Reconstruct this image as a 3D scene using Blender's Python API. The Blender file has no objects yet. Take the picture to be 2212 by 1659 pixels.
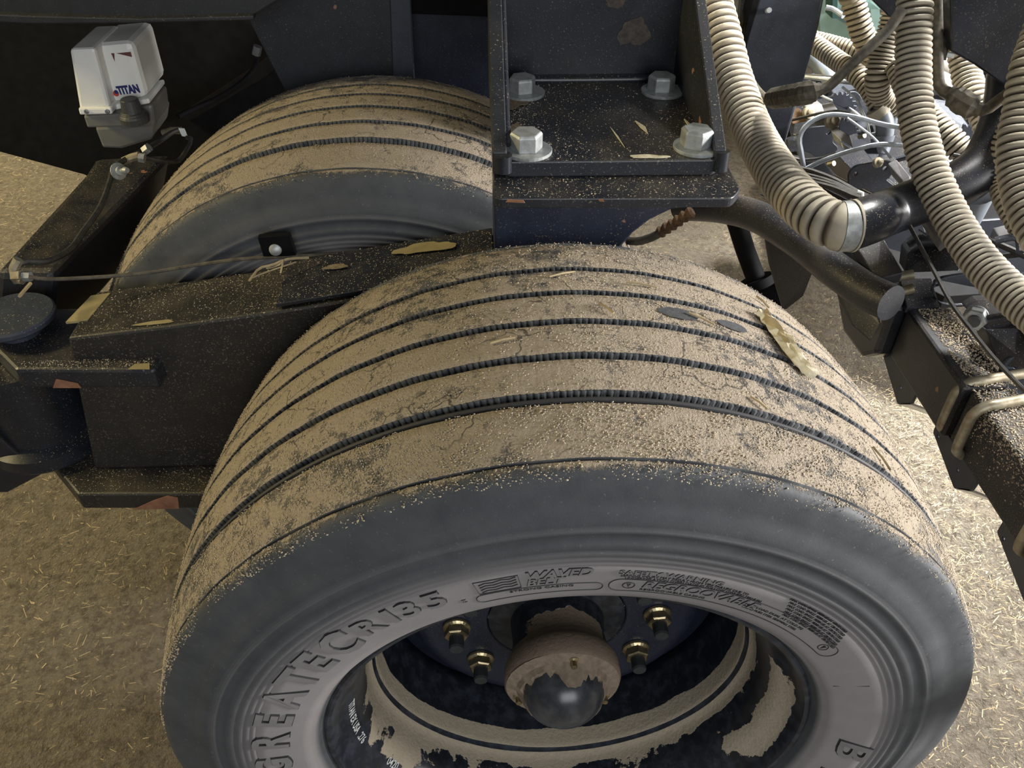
import bpy, bmesh, math, random
import numpy as np
from mathutils import Vector, Matrix

# ------------------------------------------------------------------ camera, world, lights, exposure
scene = bpy.context.scene
COL = scene.collection
cam_data = bpy.data.cameras.new('camera')
cam_data.sensor_fit = 'HORIZONTAL'
cam_data.sensor_width = 36.0
cam_data.lens = 1790.96 / 2212 * 36.0
cam_data.clip_start = 0.02
cam = bpy.data.objects.new('camera', cam_data)
COL.objects.link(cam)
cam.matrix_world = Matrix(((0.99927788, 0.02145981, -0.03135605, -0.0934),
                           (-0.03782293, 0.64056459, -0.76697225, -0.5032),
                           (0.0036265, 0.76760438, 0.6409137, 1.5191),
                           (0, 0, 0, 1)))
scene.camera = cam

world = bpy.data.worlds.new('world')
scene.world = world
world.use_nodes = True
world.node_tree.nodes['Background'].inputs[0].default_value = (0.80, 0.90, 1.0, 1)
world.node_tree.nodes['Background'].inputs[1].default_value = 0.13

def area(name, loc, target, sx, sy, power, color, spread=180):
    d = bpy.data.lights.new(name, 'AREA')
    d.shape = 'RECTANGLE'; d.size = sx; d.size_y = sy; d.energy = power; d.color = color
    d.spread = math.radians(spread)
    o = bpy.data.objects.new(name, d); COL.objects.link(o)
    o.location = loc
    o.rotation_euler = (Vector(target) - Vector(loc)).to_track_quat('-Z', 'Y').to_euler()
    return o
area('open_shed_door', (6.0, 0.0, 1.9), (0.3, 0.3, 0.7), 2.2, 1.9, 1120, (1.0, 0.97, 0.95))
area('front_fill', (0.9, -5.0, 2.6), (0.2, 0.0, 0.5), 3.6, 2.4, 150, (0.95, 0.97, 1.0))  # added soft fill from the camera side; no opening is known there
area('shed_lamp', (-2.6, 0.55, 2.2), (-0.5, 0.7, 0.6), 0.4, 0.4, 52, (1.0, 0.82, 0.42))
area('right_floor_fill', (2.3, 2.4, 4.6), (1.15, 1.25, 0.0), 1.0, 1.0, 75, (1.0, 0.98, 0.94), 34)  # added narrow beam to brighten the right-hand floor; no skylight is known
area('far_shed_lamp', (-2.9, 3.1, 2.3), (-1.7, 2.3, 0.0), 0.5, 0.5, 150, (1.0, 0.84, 0.46))

scene.view_settings.view_transform = 'Standard'
scene.view_settings.look = 'None'
scene.view_settings.gamma = 1
scene.view_settings.use_curve_mapping = False
scene.view_settings.exposure = 0.0

RNG = np.random.default_rng(7)
random.seed(7)

# ------------------------------------------------------------------ materials
def nmat(name):
    m = bpy.data.materials.new(name); m.use_nodes = True
    nt = m.node_tree; b = nt.nodes['Principled BSDF']
    return m, nt, b
def node(nt, t, **kw):
    n = nt.nodes.new(t)
    for k, v in kw.items():
        if k.startswith('i_'):
            key = k[2:]; key = int(key) if key.isdigit() else key
            n.inputs[key].default_value = v
        else: setattr(n, k, v)
    return n
def L(nt, a, b): nt.links.new(a, b)
def coord(nt, scale=1.0):
    g = node(nt, 'ShaderNodeNewGeometry')
    return g.outputs['Position']
def noise(nt, vec, scale, detail=4, rough=0.6):
    n = node(nt, 'ShaderNodeTexNoise'); n.inputs['Scale'].default_value = scale
    n.inputs['Detail'].default_value = detail; n.inputs['Roughness'].default_value = rough
    L(nt, vec, n.inputs['Vector']); return n.outputs['Fac']
def ramp(nt, fac, a, b, ca=(0, 0, 0, 1), cb=(1, 1, 1, 1)):
    r = node(nt, 'ShaderNodeValToRGB'); e = r.color_ramp.elements
    e[0].position = a; e[0].color = ca; e[1].position = b; e[1].color = cb
    L(nt, fac, r.inputs[0]); return r.outputs[0]
def mix(nt, fac, a, b):
    m = node(nt, 'ShaderNodeMix', data_type='RGBA')
    if isinstance(fac, (int, float)): m.inputs[0].default_value = fac
    else: L(nt, fac, m.inputs[0])
    for i, c in ((6, a), (7, b)):
        if isinstance(c, tuple): m.inputs[i].default_value = c if len(c) == 4 else c + (1,)
        else: L(nt, c, m.inputs[i])
    return m.outputs[2]
def math_(nt, op, a, b=None, clamp=False):
    m = node(nt, 'ShaderNodeMath', operation=op); m.use_clamp = clamp
    for i, c in ((0, a), (1, b)):
        if c is None: continue
        if isinstance(c, (int, float)): m.inputs[i].default_value = c
        else: L(nt, c, m.inputs[i])
    return m.outputs[0]
def bump(nt, b, h, strength=0.4, dist=0.002):
    n = node(nt, 'ShaderNodeBump'); n.inputs['Strength'].default_value = strength
    n.inputs['Distance'].default_value = dist
    L(nt, h, n.inputs['Height']); L(nt, n.outputs[0], b.inputs['Normal'])
def attr(nt, name):
    a = node(nt, 'ShaderNodeAttribute'); a.attribute_name = name; return a.outputs['Fac']

def paint(name, base, rough=0.38, dust=0.5, speck=0.0, chips=0.0, dustcol=(0.30, 0.24, 0.15), chipcol=(0.27, 0.13, 0.085)):
    """enamel with a film of grain dust on the faces that look up, specks and a few chips"""
    m, nt, b = nmat(name)
    p = coord(nt)
    g = node(nt, 'ShaderNodeNewGeometry')
    sep = node(nt, 'ShaderNodeSeparateXYZ'); L(nt, g.outputs['True Normal'], sep.inputs[0])
    up = ramp(nt, sep.outputs[2], 0.15, 0.95)
    n1 = noise(nt, p, 14, 5); n2 = noise(nt, p, 420, 2)
    film = math_(nt, 'MULTIPLY', ramp(nt, n1, 0.42, 0.78), dust * 0.32)
    film = math_(nt, 'MULTIPLY', film, math_(nt, 'ADD', math_(nt, 'MULTIPLY', up, 0.8), 0.2))
    col = mix(nt, ramp(nt, noise(nt, p, 40, 4), 0.3, 0.8), base, tuple(c * 1.5 + 0.003 for c in base))
    col = mix(nt, film, col, dustcol)
    if speck > 0:
        sp = math_(nt, 'MULTIPLY', ramp(nt, n2, 0.665 - 0.06 * speck, 0.70 - 0.06 * speck), math_(nt, 'ADD', math_(nt, 'MULTIPLY', up, 0.75), 0.25))
        sp = math_(nt, 'MULTIPLY', sp, ramp(nt, noise(nt, p, 9, 3), 0.3, 0.6))
        col = mix(nt, sp, col, (0.55, 0.46, 0.31))
    if chips > 0:
        v = noise(nt, p, 19, 3, 0.45)
        ch = ramp(nt, v, 0.745 - 0.05 * chips, 0.752 - 0.05 * chips)
        col = mix(nt, ch, col, chipcol)
    L(nt, col, b.inputs['Base Color'])
    rr = node(nt, 'ShaderNodeMapRange'); L(nt, film, rr.inputs[0])
    rr.inputs[3].default_value = rough; rr.inputs[4].default_value = 0.9
    L(nt, rr.outputs[0], b.inputs['Roughness'])
    bump(nt, b, noise(nt, p, 260, 3), 0.12, 0.001)
    return m
M = {}
BLACK = (0.0085, 0.0100, 0.0145)
M['black'] = paint('black_paint', BLACK, 0.33, 0.25, 0.25, 0.15)
M['black_dusty'] = paint('dusty_black_paint', BLACK, 0.42, 0.55, 0.45, 0.15)
M['grainy'] = paint('grain_covered_paint', BLACK, 0.6, 2.2, 1.4, 0.0)
M['black_brown'] = paint('grimy_black_paint', (0.0125, 0.0115, 0.0098), 0.5, 0.5, 0.75, 0.35)
M['black_blue'] = paint('blue_black_paint', (0.010, 0.014, 0.026), 0.36, 0.2, 0.2, 0.3)
M['black_deep'] = paint('deep_black_paint', (0.0028, 0.0028, 0.0032), 0.75, 0.0, 0.0, 0.0)
M['black_grey'] = paint('faded_black_paint', (0.024, 0.030, 0.043), 0.45, 0.15, 0.1, 0.0)
M['black_deep'].node_tree.nodes['Principled BSDF'].inputs['Specular IOR Level'].default_value = 0.12
M['gusset'] = paint('scuffed_black_paint', (0.010, 0.0115, 0.015), 0.5, 0.15, 0.1, 0.1)

def simple(name, col, rough=0.5, metal=0.0, var=0.25, scale=60, bstr=0.1, col2=None, lo=0.35, hi=0.7):
    m, nt, b = nmat(name); p = coord(nt)
    n = noise(nt, p, scale, 4)
    c2 = col2 if col2 else tuple(c * (1 - var) for c in col)
    L(nt, mix(nt, ramp(nt, n, lo, hi), col, c2), b.inputs['Base Color'])
    b.inputs['Roughness'].default_value = rough; b.inputs['Metallic'].default_value = metal
    if bstr: bump(nt, b, noise(nt, p, scale * 4, 3), bstr, 0.001)
    return m
M['zinc'] = simple('galvanised_steel', (0.40, 0.42, 0.41), 0.48, 0.45, 0.4, 90)
M['yellow_zinc'] = simple('yellow_zinc_plating', (0.50, 0.41, 0.24), 0.32, 0.9, 0.45, 120)
M['dull_zinc'] = simple('dull_olive_zinc', (0.36, 0.33, 0.24), 0.48, 0.55, 0.5, 60, 0.2, (0.20, 0.16, 0.10))
M['stud'] = simple('dark_stud_steel', (0.055, 0.062, 0.065), 0.45, 0.4, 0.3, 100)
M['steel'] = simple('bright_steel', (0.58, 0.60, 0.64), 0.28, 0.9, 0.3, 80)
M['wire'] = simple('black_cable', (0.022, 0.022, 0.022), 0.5, 0, 0.3, 80, 0.05, (0.06, 0.055, 0.045))
M['grey_wire'] = simple('pale_grey_cable', (0.42, 0.47, 0.52), 0.4, 0, 0.3, 60)
M['dirty_wire'] = simple('dirty_cable', (0.05, 0.042, 0.03), 0.7, 0, 0.3, 90, 0.4, (0.13, 0.11, 0.075))
M['white'] = simple('white_plastic', (0.80, 0.79, 0.74), 0.42, 0, 0.12, 12, 0.03)
M['grey_plastic'] = simple('grey_plastic', (0.150, 0.146, 0.128), 0.5, 0, 0.25, 20, 0.05)
M['dark_plastic'] = simple('dark_grey_plastic', (0.055, 0.054, 0.050), 0.5, 0, 0.25, 20, 0.05)
M['paper'] = simple('white_tag', (0.82, 0.85, 0.80), 0.6, 0, 0.1, 30)
M['navy'] = simple('navy_print', (0.012, 0.02, 0.12), 0.5, 0, 0.1)
M['red'] = simple('red_print', (0.45, 0.05, 0.03), 0.5, 0, 0.1)
M['maroon'] = simple('maroon_print', (0.12, 0.045, 0.035), 0.5, 0, 0.1)
M['white_print'] = simple('white_stencil', (0.75, 0.76, 0.74), 0.6, 0, 0.4, 300, 0)
M['rust'] = simple('rusty_crust', (0.10, 0.055, 0.025), 0.95, 0, 0.6, 200, 0.8)
M['husk'] = simple('dry_husk', (0.70, 0.64, 0.47), 0.7, 0, 0.35, 60, 0.4, (0.40, 0.33, 0.18))
M['straw'] = simple('straw', (0.46, 0.37, 0.21), 0.7, 0, 0.5, 25, 0.1, (0.22, 0.165, 0.09))
M['crumb'] = simple('chaff_crumbs', (0.56, 0.48, 0.365), 0.9, 0, 0.4, 600, 0, (0.25, 0.20, 0.135))
M['tan_panel'] = simple('tan_sheet', (0.33, 0.29, 0.12), 0.7, 0, 0.3, 5)
M['green'] = simple('pale_green_paint', (0.30, 0.46, 0.43), 0.5, 0, 0.3, 8)
M['dark_green'] = simple('dark_green_paint', (0.03, 0.09, 0.08), 0.5, 0, 0.3, 8)
M['grey_plate'] = simple('bare_grey_steel', (0.20, 0.195, 0.20), 0.45, 0.3, 0.35, 40)
M['grey_tube'] = simple('grey_seed_tube', (0.20, 0.23, 0.27), 0.4, 0, 0.35, 20)
M['grey_roll'] = simple('grey_rubber_tube', (0.30, 0.29, 0.29), 0.6, 0, 0.3, 12)
M['bare_patch'] = simple('worn_tan_patch', (0.33, 0.27, 0.13), 0.7, 0, 0.25, 40)
M['primer'] = simple('orange_primer', (0.30, 0.14, 0.075), 0.8, 0, 0.4, 60)

def rubber_tyre():
    m, nt, b = nmat('dusty_tyre_rubber')
    tc = node(nt, 'ShaderNodeTexCoord'); p = tc.outputs['Object']
    d = attr(nt, 'dust'); inner = attr(nt, 'inner')
    rub = mix(nt, ramp(nt, noise(nt, p, 25, 5), 0.3, 0.75), (0.040, 0.043, 0.047), (0.066, 0.070, 0.074))
    streak = node(nt, 'ShaderNodeTexNoise'); streak.inputs['Scale'].default_value = 30
    rub = mix(nt, ramp(nt, noise(nt, p, 260, 2), 0.66, 0.74), rub, (0.10, 0.105, 0.11))
    rub = mix(nt, inner, rub, mix(nt, noise(nt, p, 30, 4), (0.20, 0.186, 0.182), (0.27, 0.252, 0.246)))
    nf = noise(nt, p, 420, 3, 0.7); nm = noise(nt, p, 60, 4, 0.65); nl = noise(nt, p, 7, 4, 0.6)
    dcol = mix(nt, ramp(nt, nf, 0.25, 0.75), (0.165, 0.132, 0.092), (0.50, 0.42, 0.318))
    dcol = mix(nt, ramp(nt, nl, 0.35, 0.75), dcol, (0.31, 0.255, 0.185))
    vo = node(nt, 'ShaderNodeTexVoronoi', feature='DISTANCE_TO_EDGE'); vo.inputs['Scale'].default_value = 26
    wv = node(nt, 'ShaderNodeVectorMath', operation='ADD'); L(nt, p, wv.inputs[0])
    wn = node(nt, 'ShaderNodeTexNoise'); wn.inputs['Scale'].default_value = 60; L(nt, p, wn.inputs['Vector'])
    ws = node(nt, 'ShaderNodeVectorMath', operation='SCALE'); ws.inputs['Scale'].default_value = 0.022; L(nt, wn.outputs['Color'], ws.inputs[0])
    L(nt, ws.outputs[0], wv.inputs[1]); L(nt, wv.outputs[0], vo.inputs['Vector'])
    crack = math_(nt, 'MULTIPLY', ramp(nt, vo.outputs['Distance'], 0.012, 0.030, (1, 1, 1, 1), (0, 0, 0, 1)), ramp(nt, noise(nt, p, 13, 2), 0.50, 0.60))
    dcol = mix(nt, math_(nt, 'MULTIPLY', crack, 0.8), dcol, (0.04, 0.034, 0.026))
    cover = math_(nt, 'ADD', math_(nt, 'MULTIPLY', nm, 0.55), math_(nt, 'ADD', math_(nt, 'MULTIPLY', nl, 0.5), math_(nt, 'MULTIPLY', nf, 0.30)))
    cover = math_(nt, 'ADD', cover, math_(nt, 'MULTIPLY', d, 0.86))
    mask = ramp(nt, math_(nt, 'MULTIPLY', cover, 0.5), 0.695, 0.745)
    rub = mix(nt, ramp(nt, attr(nt, 'sipe'), 0.35, 0.8), rub, (0.004, 0.004, 0.005))
    L(nt, mix(nt, mask, rub, dcol), b.inputs['Base Color'])
    rr = node(nt, 'ShaderNodeMapRange'); L(nt, mask, rr.inputs[0])
    rr.inputs[3].default_value = 0.70; rr.inputs[4].default_value = 0.95
    L(nt, rr.outputs[0], b.inputs['Roughness'])
    h = math_(nt, 'MULTIPLY', math_(nt, 'ADD', nf, math_(nt, 'MULTIPLY', nm, 0.8)), math_(nt, 'ADD', math_(nt, 'MULTIPLY', mask, 0.93), 0.07))
    bump(nt, b, h, 0.9, 0.0022)
    return m
M['tyre'] = rubber_tyre()
M['letter'] = simple('raised_letter_rubber', (0.20, 0.19, 0.19), 0.6, 0, 0.2, 40, 0.05)
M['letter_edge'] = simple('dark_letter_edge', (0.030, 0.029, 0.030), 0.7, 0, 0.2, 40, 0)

def mud_paint(name, base, lo, hi, scale, mud=(0.50, 0.42, 0.305), yscale=1.0, attrname=None, rough=0.3):
    m, nt, b = nmat(name)
    tc = node(nt, 'ShaderNodeTexCoord'); p = tc.outputs['Object']
    n = noise(nt, p, scale, 6, 0.62)
    if attrname: n = math_(nt, 'ADD', n, attr(nt, attrname))
    k = ramp(nt, n, lo, hi)
    mc = mix(nt, noise(nt, p, 90, 4), mud, tuple(c * 0.72 for c in mud))
    paintc = mix(nt, ramp(nt, noise(nt, p, 50, 5, 0.7), 0.45, 0.75), base, tuple(c * 3 + 0.01 for c in base))
    L(nt, mix(nt, k, paintc, mc), b.inputs['Base Color'])
    rr = node(nt, 'ShaderNodeMapRange'); L(nt, k, rr.inputs[0])
    rr.inputs[3].default_value = rough; rr.inputs[4].default_value = 0.95
    L(nt, rr.outputs[0], b.inputs['Roughness'])
    bump(nt, b, math_(nt, 'ADD', k, math_(nt, 'MULTIPLY', math_(nt, 'MULTIPLY', noise(nt, p, 220, 4), k), 0.9)), 0.6, 0.002)
    return m
M['rim'] = mud_paint('mud_splashed_rim', (0.012, 0.015, 0.021), 0.50, 0.515, 11, attrname='mud')
M['hub'] = mud_paint('muddy_hub', (0.012, 0.014, 0.018), 0.50, 0.53, 16, (0.25, 0.185, 0.13), attrname='mud')
M['dome'] = simple('worn_black_cap', (0.030, 0.033, 0.038), 0.27, 0, 0.5, 35, 0.05, (0.085, 0.088, 0.092), 0.4, 0.75)

def hose_mat():
    m, nt, b = nmat('beige_corrugated_hose')
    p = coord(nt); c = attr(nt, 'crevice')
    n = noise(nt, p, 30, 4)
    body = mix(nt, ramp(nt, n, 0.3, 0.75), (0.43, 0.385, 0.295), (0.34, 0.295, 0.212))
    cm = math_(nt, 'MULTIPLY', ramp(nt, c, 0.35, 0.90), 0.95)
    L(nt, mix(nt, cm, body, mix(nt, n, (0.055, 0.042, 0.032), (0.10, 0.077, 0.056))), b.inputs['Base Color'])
    b.inputs['Roughness'].default_value = 0.62
    bump(nt, b, noise(nt, p, 300, 3), 0.08, 0.001)
    return m
M['hose'] = hose_mat()

def floor_mat():
    m, nt, b = nmat('packed_dirt_floor')
    p = coord(nt)
    n1 = noise(nt, p, 1.3, 5, 0.6); n2 = noise(nt, p, 16, 6, 0.7); n3 = noise(nt, p, 150, 4, 0.7)
    c = mix(nt, ramp(nt, n1, 0.35, 0.68), (0.112, 0.097, 0.075), (0.198, 0.168, 0.130))
    c = mix(nt, ramp(nt, n2, 0.42, 0.72), c, (0.155, 0.125, 0.085))
    c = mix(nt, ramp(nt, noise(nt, p, 48, 6, 0.75), 0.45, 0.62), c, (0.085, 0.070, 0.050))
    c = mix(nt, ramp(nt, n3, 0.60, 0.70), c, (0.33, 0.265, 0.165))
    c = mix(nt, ramp(nt, noise(nt, p, 110, 4, 0.7), 0.66, 0.78), c, (0.085, 0.07, 0.05))
    L(nt, c, b.inputs['Base Color']); b.inputs['Roughness'].default_value = 0.95
    bump(nt, b, math_(nt, 'ADD', n2, math_(nt, 'MULTIPLY', n3, 0.6)), 1.0, 0.02)
    return m
M['floor'] = floor_mat()
def wall_mat():
    m, nt, b = nmat('shed_wall_boards'); p = coord(nt)
    L(nt, mix(nt, noise(nt, p, 2.5, 4), (0.30, 0.27, 0.13), (0.20, 0.18, 0.11)), b.inputs['Base Color'])
    b.inputs['Roughness'].default_value = 0.8; return m
M['wall'] = wall_mat()

# ------------------------------------------------------------------ mesh helpers
def mesh_obj(name, verts, faces, mat, parent=None, smooth=False, attrs=None, mats=None, mi=None):
    me = bpy.data.meshes.new(name)
    me.from_pydata([tuple(v) for v in verts], [], [tuple(f) for f in faces])
    for mm in (mats or [mat]): me.materials.append(mm)
    if mi is not None: me.polygons.foreach_set('material_index', mi)
    if smooth: me.polygons.foreach_set('use_smooth', [len(p.vertices) < 5 for p in me.polygons])
    if smooth: me.set_sharp_from_angle(angle=math.radians(38))
    for k, vals in (attrs or {}).items():
        a = me.attributes.new(k, 'FLOAT', 'POINT'); a.data.foreach_set('value', np.asarray(vals, dtype=np.float32))
    me.update()
    o = bpy.data.objects.new(name, me); COL.objects.link(o)
    if parent: o.parent = parent
    return o
def tag(o, label=None, cat=None, group=None, kind=None):
    if label: o['label'] = label
    if cat: o['category'] = cat
    if group: o['group'] = group
    if kind: o['kind'] = kind
    return o
def empty(name, loc=(0, 0, 0), label=None, cat=None, group=None):
    o = bpy.data.objects.new(name, None); COL.objects.link(o); o.location = loc
    o.empty_display_size = 0.05
    return tag(o, label, cat, group)
def bevel(o, w=0.002, seg=2):
    b = o.modifiers.new('bevel', 'BEVEL'); b.width = w; b.segments = seg; b.limit_method = 'ANGLE'; b.angle_limit = math.radians(35)
    return o
def loc_of(parent):
    return Vector(parent.location) if parent else Vector((0, 0, 0))
class MB:
    def __init__(s): s.v = []; s.f = []
    def add(s, v, f):
        k = len(s.v); s.v += [tuple(x) for x in v]; s.f += [tuple(i + k for i in q) for q in f]; return s
    def box(s, x0, x1, y0, y1, z0, z1):
        v = [(x, y, z) for x in (x0, x1) for y in (y0, y1) for z in (z0, z1)]
        return s.add(v, [(0, 1, 3, 2), (4, 6, 7, 5), (0, 4, 5, 1), (2, 3, 7, 6), (0, 2, 6, 4), (1, 5, 7, 3)])
    def prism(s, pts, d):
        """polygon pts (3d, planar) extruded by vector d"""
        n = len(pts); P = [Vector(p) for p in pts]; d = Vector(d)
        nrm = Vector((0, 0, 0))
        for i in range(n): nrm += P[i].cross(P[(i + 1) % n])
        if nrm.dot(d) > 0: P.reverse()
        v = P + [p + d for p in P]
        f = [tuple(range(n)), tuple(range(2 * n - 1, n - 1, -1))]
        f += [(i, i + n, (i + 1) % n + n, (i + 1) % n) for i in range(n)]
        return s.add(v, f)
    def tube(s, pts, r, seg=12, caps=True, closed=False):
        P = [Vector(p) for p in pts]; n = len(P)
        rr = r if isinstance(r, (list, tuple, np.ndarray)) else [r] * n
        fr = frames(P, closed)
        v = []
        for p, (t, a, b), q in zip(P, fr, rr):
            for k in range(seg):
                th = 2 * math.pi * k / seg; v.append(p + (a * math.cos(th) + b * math.sin(th)) * q)
        f = []
        m = n if closed else n - 1
        for i in range(m):
            j = (i + 1) % n
            for k in range(seg):
                l = (k + 1) % seg; f.append((i * seg + k, i * seg + l, j * seg + l, j * seg + k))
        if caps and not closed:
            f.append(tuple(range(seg - 1, -1, -1))); f.append(tuple((n - 1) * seg + k for k in range(seg)))
        return s.add(v, f)
    def lathe(s, prof, origin, axis, seg=32, caps=True):
        """prof: list of (radius, distance along axis)"""
        ax = Vector(axis).normalized(); a = ax.orthogonal().normalized(); b = ax.cross(a); o = Vector(origin)
        v = []
        for r, h in prof:
            for k in range(seg):
                th = 2 * math.pi * k / seg; v.append(o + ax * h + (a * math.cos(th) + b * math.sin(th)) * r)
        f = []
        for i in range(len(prof) - 1):
            for k in range(seg):
                l = (k + 1) % seg; f.append((i * seg + k, i * seg + l, (i + 1) * seg + l, (i + 1) * seg + k))
        if caps:
            f.append(tuple(range(seg - 1, -1, -1))); f.append(tuple((len(prof) - 1) * seg + k for k in range(seg)))
        return s.add(v, f)
    def build(s, name, mat, parent=None, smooth=False, bev=0, attrs=None):
        off = loc_of(parent)
        o = mesh_obj(name, [Vector(v) - off for v in s.v] if off.length else s.v, s.f, M[mat] if isinstance(mat, str) else mat, parent, smooth, attrs)
        if bev: bevel(o, bev)
        return o
def frames(P, closed=False):
    n = len(P); out = []; a = None
    for i in range(n):
        if closed: t = (P[(i + 1) % n] - P[i - 1])
        else: t = P[min(i + 1, n - 1)] - P[max(i - 1, 0)]
        t = t.normalized() if t.length > 1e-9 else Vector((0, 0, 1))
        if a is None: a = t.orthogonal().normalized()
        else:
            a = (a - t * a.dot(t)); a = a.normalized() if a.length > 1e-6 else t.orthogonal().normalized()
        out.append((t, a, t.cross(a)))
    return out
def spline(pts, step=0.01, closed=False):
    """Catmull-Rom through the points, resampled at even steps"""
    P = [Vector(p) for p in pts]
    Q = [P[0] * 2 - P[1]] + P + [P[-1] * 2 - P[-2]]
    fine = []
    for i in range(1, len(Q) - 2):
        p0, p1, p2, p3 = Q[i - 1:i + 3]
        for k in range(24):
            t = k / 24
            fine.append(0.5 * ((2 * p1) + (p2 - p0) * t + (2 * p0 - 5 * p1 + 4 * p2 - p3) * t * t + (3 * p1 - p0 - 3 * p2 + p3) * t ** 3))
    fine.append(P[-1])
    d = [0]
    for i in range(1, len(fine)): d.append(d[-1] + (fine[i] - fine[i - 1]).length)
    n = max(2, int(round(d[-1] / step)) + 1)
    A = np.array([tuple(p) for p in fine]); S = np.linspace(0, d[-1], n)
    return [Vector((np.interp(s, d, A[:, 0]), np.interp(s, d, A[:, 1]), np.interp(s, d, A[:, 2]))) for s in S]
def plate(name, outline, holes, origin, A, B, t, mat, parent=None, bev=0.0008):
    """flat plate: 2D outline and round holes (x, y, r) in the plane origin + a*A + b*B, thickness t behind it"""
    cu = bpy.data.curves.new(name, 'CURVE'); cu.dimensions = '2D'; cu.fill_mode = 'BOTH'
    cu.extrude = max(t / 2 - bev, 1e-4); cu.bevel_depth = bev; cu.bevel_resolution = 1
    def poly(pts):
        sp = cu.splines.new('POLY'); sp.points.add(len(pts) - 1)
        for q, (x, y) in zip(sp.points, pts): q.co = (x, y, 0, 1)
        sp.use_cyclic_u = True
    poly(outline)
    for hx, hy, hr in holes: poly([(hx + hr * math.cos(k * math.pi / 8), hy + hr * math.sin(k * math.pi / 8)) for k in range(16)])
    tmp = bpy.data.objects.new('tmp', cu); COL.objects.link(tmp)
    me = bpy.data.meshes.new_from_object(tmp.evaluated_get(bpy.context.evaluated_depsgraph_get()))
    bpy.data.objects.remove(tmp)
    A = Vector(A).normalized(); B = Vector(B).normalized(); N = A.cross(B)
    o = Vector(origin) - N * t / 2 - loc_of(parent)
    mw = Matrix((A, B, N)).transposed().to_4x4(); mw.translation = o
    me.transform(mw)
    me.materials.clear(); me.materials.append(M[mat]); me.name = name
    ob = bpy.data.objects.new(name, me); COL.objects.link(ob)
    if parent: ob.parent = parent
    return ob
def rounded(pts, r=0.006, n=4):
    out = []
    m = len(pts)
    for i in range(m):
        p = Vector(pts[i]); a = Vector(pts[i - 1]); b = Vector(pts[(i + 1) % m])
        u = (a - p); v = (b - p); q = min(r, u.length * 0.45, v.length * 0.45)
        s = p + u.normalized() * q; e = p + v.normalized() * q
        for k in range(n + 1):
            t = k / n; c = s * (1 - t) ** 2 + p * 2 * t * (1 - t) + e * t * t; out.append((c[0], c[1]))
    return out
def text_mesh(txt, size, extrude=0.0005, shear=0.0, offset=0.0, bold=0.0, xs=1.0):
    """list of (verts Nx3, faces) for a line of lettering lying in XY"""
    cu = bpy.data.curves.new('t', 'FONT'); cu.body = txt; cu.size = size; cu.extrude = extrude; cu.shear = shear
    cu.offset = offset; cu.resolution_u = 3; cu.align_x = 'LEFT'
    tmp = bpy.data.objects.new('tmp', cu); COL.objects.link(tmp)
    me = bpy.data.meshes.new_from_object(tmp.evaluated_get(bpy.context.evaluated_depsgraph_get()))
    bpy.data.objects.remove(tmp)
    v = np.array([tuple(x.co) for x in me.vertices]).reshape(-1, 3); f = [tuple(p.vertices) for p in me.polygons]
    bpy.data.meshes.remove(me)
    v[:, 0] *= xs
    return v, f
def crumbs(name, pts, rmin, rmax, mat, parent=None, flat=0.7, seed=3):
    """loose crumbs, one small faceted grain per point"""
    rng = np.random.default_rng(seed)
    pts = np.asarray(pts, float); n = len(pts)
    base = np.array([(1, 0, 0), (-1, 0, 0), (0, 1, 0), (0, -1, 0), (0, 0, 1), (0, 0, -1)], float)
    tri = np.array([(0, 2, 4), (2, 1, 4), (1, 3, 4), (3, 0, 4), (2, 0, 5), (1, 2, 5), (3, 1, 5), (0, 3, 5)])
    s = (rmin + (rmax - rmin) * rng.random((n, 1, 1)) ** 1.8) * rng.uniform(0.6, 1.3, (n, 1, 3)) * np.array([1, 1, flat])
    th = rng.uniform(0, 6.28, n); c, q = np.cos(th), np.sin(th)
    b = base[None] * s
    x = b[:, :, 0] * c[:, None] - b[:, :, 1] * q[:, None]; y = b[:, :, 0] * q[:, None] + b[:, :, 1] * c[:, None]
    v = np.stack([x, y, b[:, :, 2]], 2) + pts[:, None, :]
    off = np.array(loc_of(parent))
    v = v.reshape(-1, 3) - off
    f = (tri[None] + (np.arange(n) * 6)[:, None, None]).reshape(-1, 3)
    me = bpy.data.meshes.new(name)
    me.vertices.add(len(v)); me.vertices.foreach_set('co', v.astype(np.float32).ravel())
    me.loops.add(f.size); me.loops.foreach_set('vertex_index', f.astype(np.int32).ravel())
    me.polygons.add(len(f)); me.polygons.foreach_set('loop_start', np.arange(0, f.size, 3, dtype=np.int32))
    me.update(calc_edges=True); me.validate()
    me.materials.append(M[mat])
    o = bpy.data.objects.new(name, me); COL.objects.link(o)
    if parent: o.parent = parent
    o['kind'] = 'stuff'
    return o
def hexnut(mb, c, axis, af, h, rot=0.0, chamf=True):
    ax = Vector(axis).normalized(); a = ax.orthogonal().normalized(); b = ax.cross(a); c = Vector(c)
    R = af / math.sqrt(3)
    ring = lambda k, hh: [c + ax * hh + (a * math.cos(rot + i * math.pi / 3) + b * math.sin(rot + i * math.pi / 3)) * R * k for i in range(6)]
    v = ring(1, 0) + ring(1, h * 0.86) + ring(0.88, h)
    f = [tuple(range(5, -1, -1)), tuple(12 + i for i in range(6))]
    for j in (0, 6):
        for i in range(6): f.append((j + i, j + (i + 1) % 6, j + 6 + (i + 1) % 6, j + 6 + i))
    mb.add(v, f)

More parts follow.
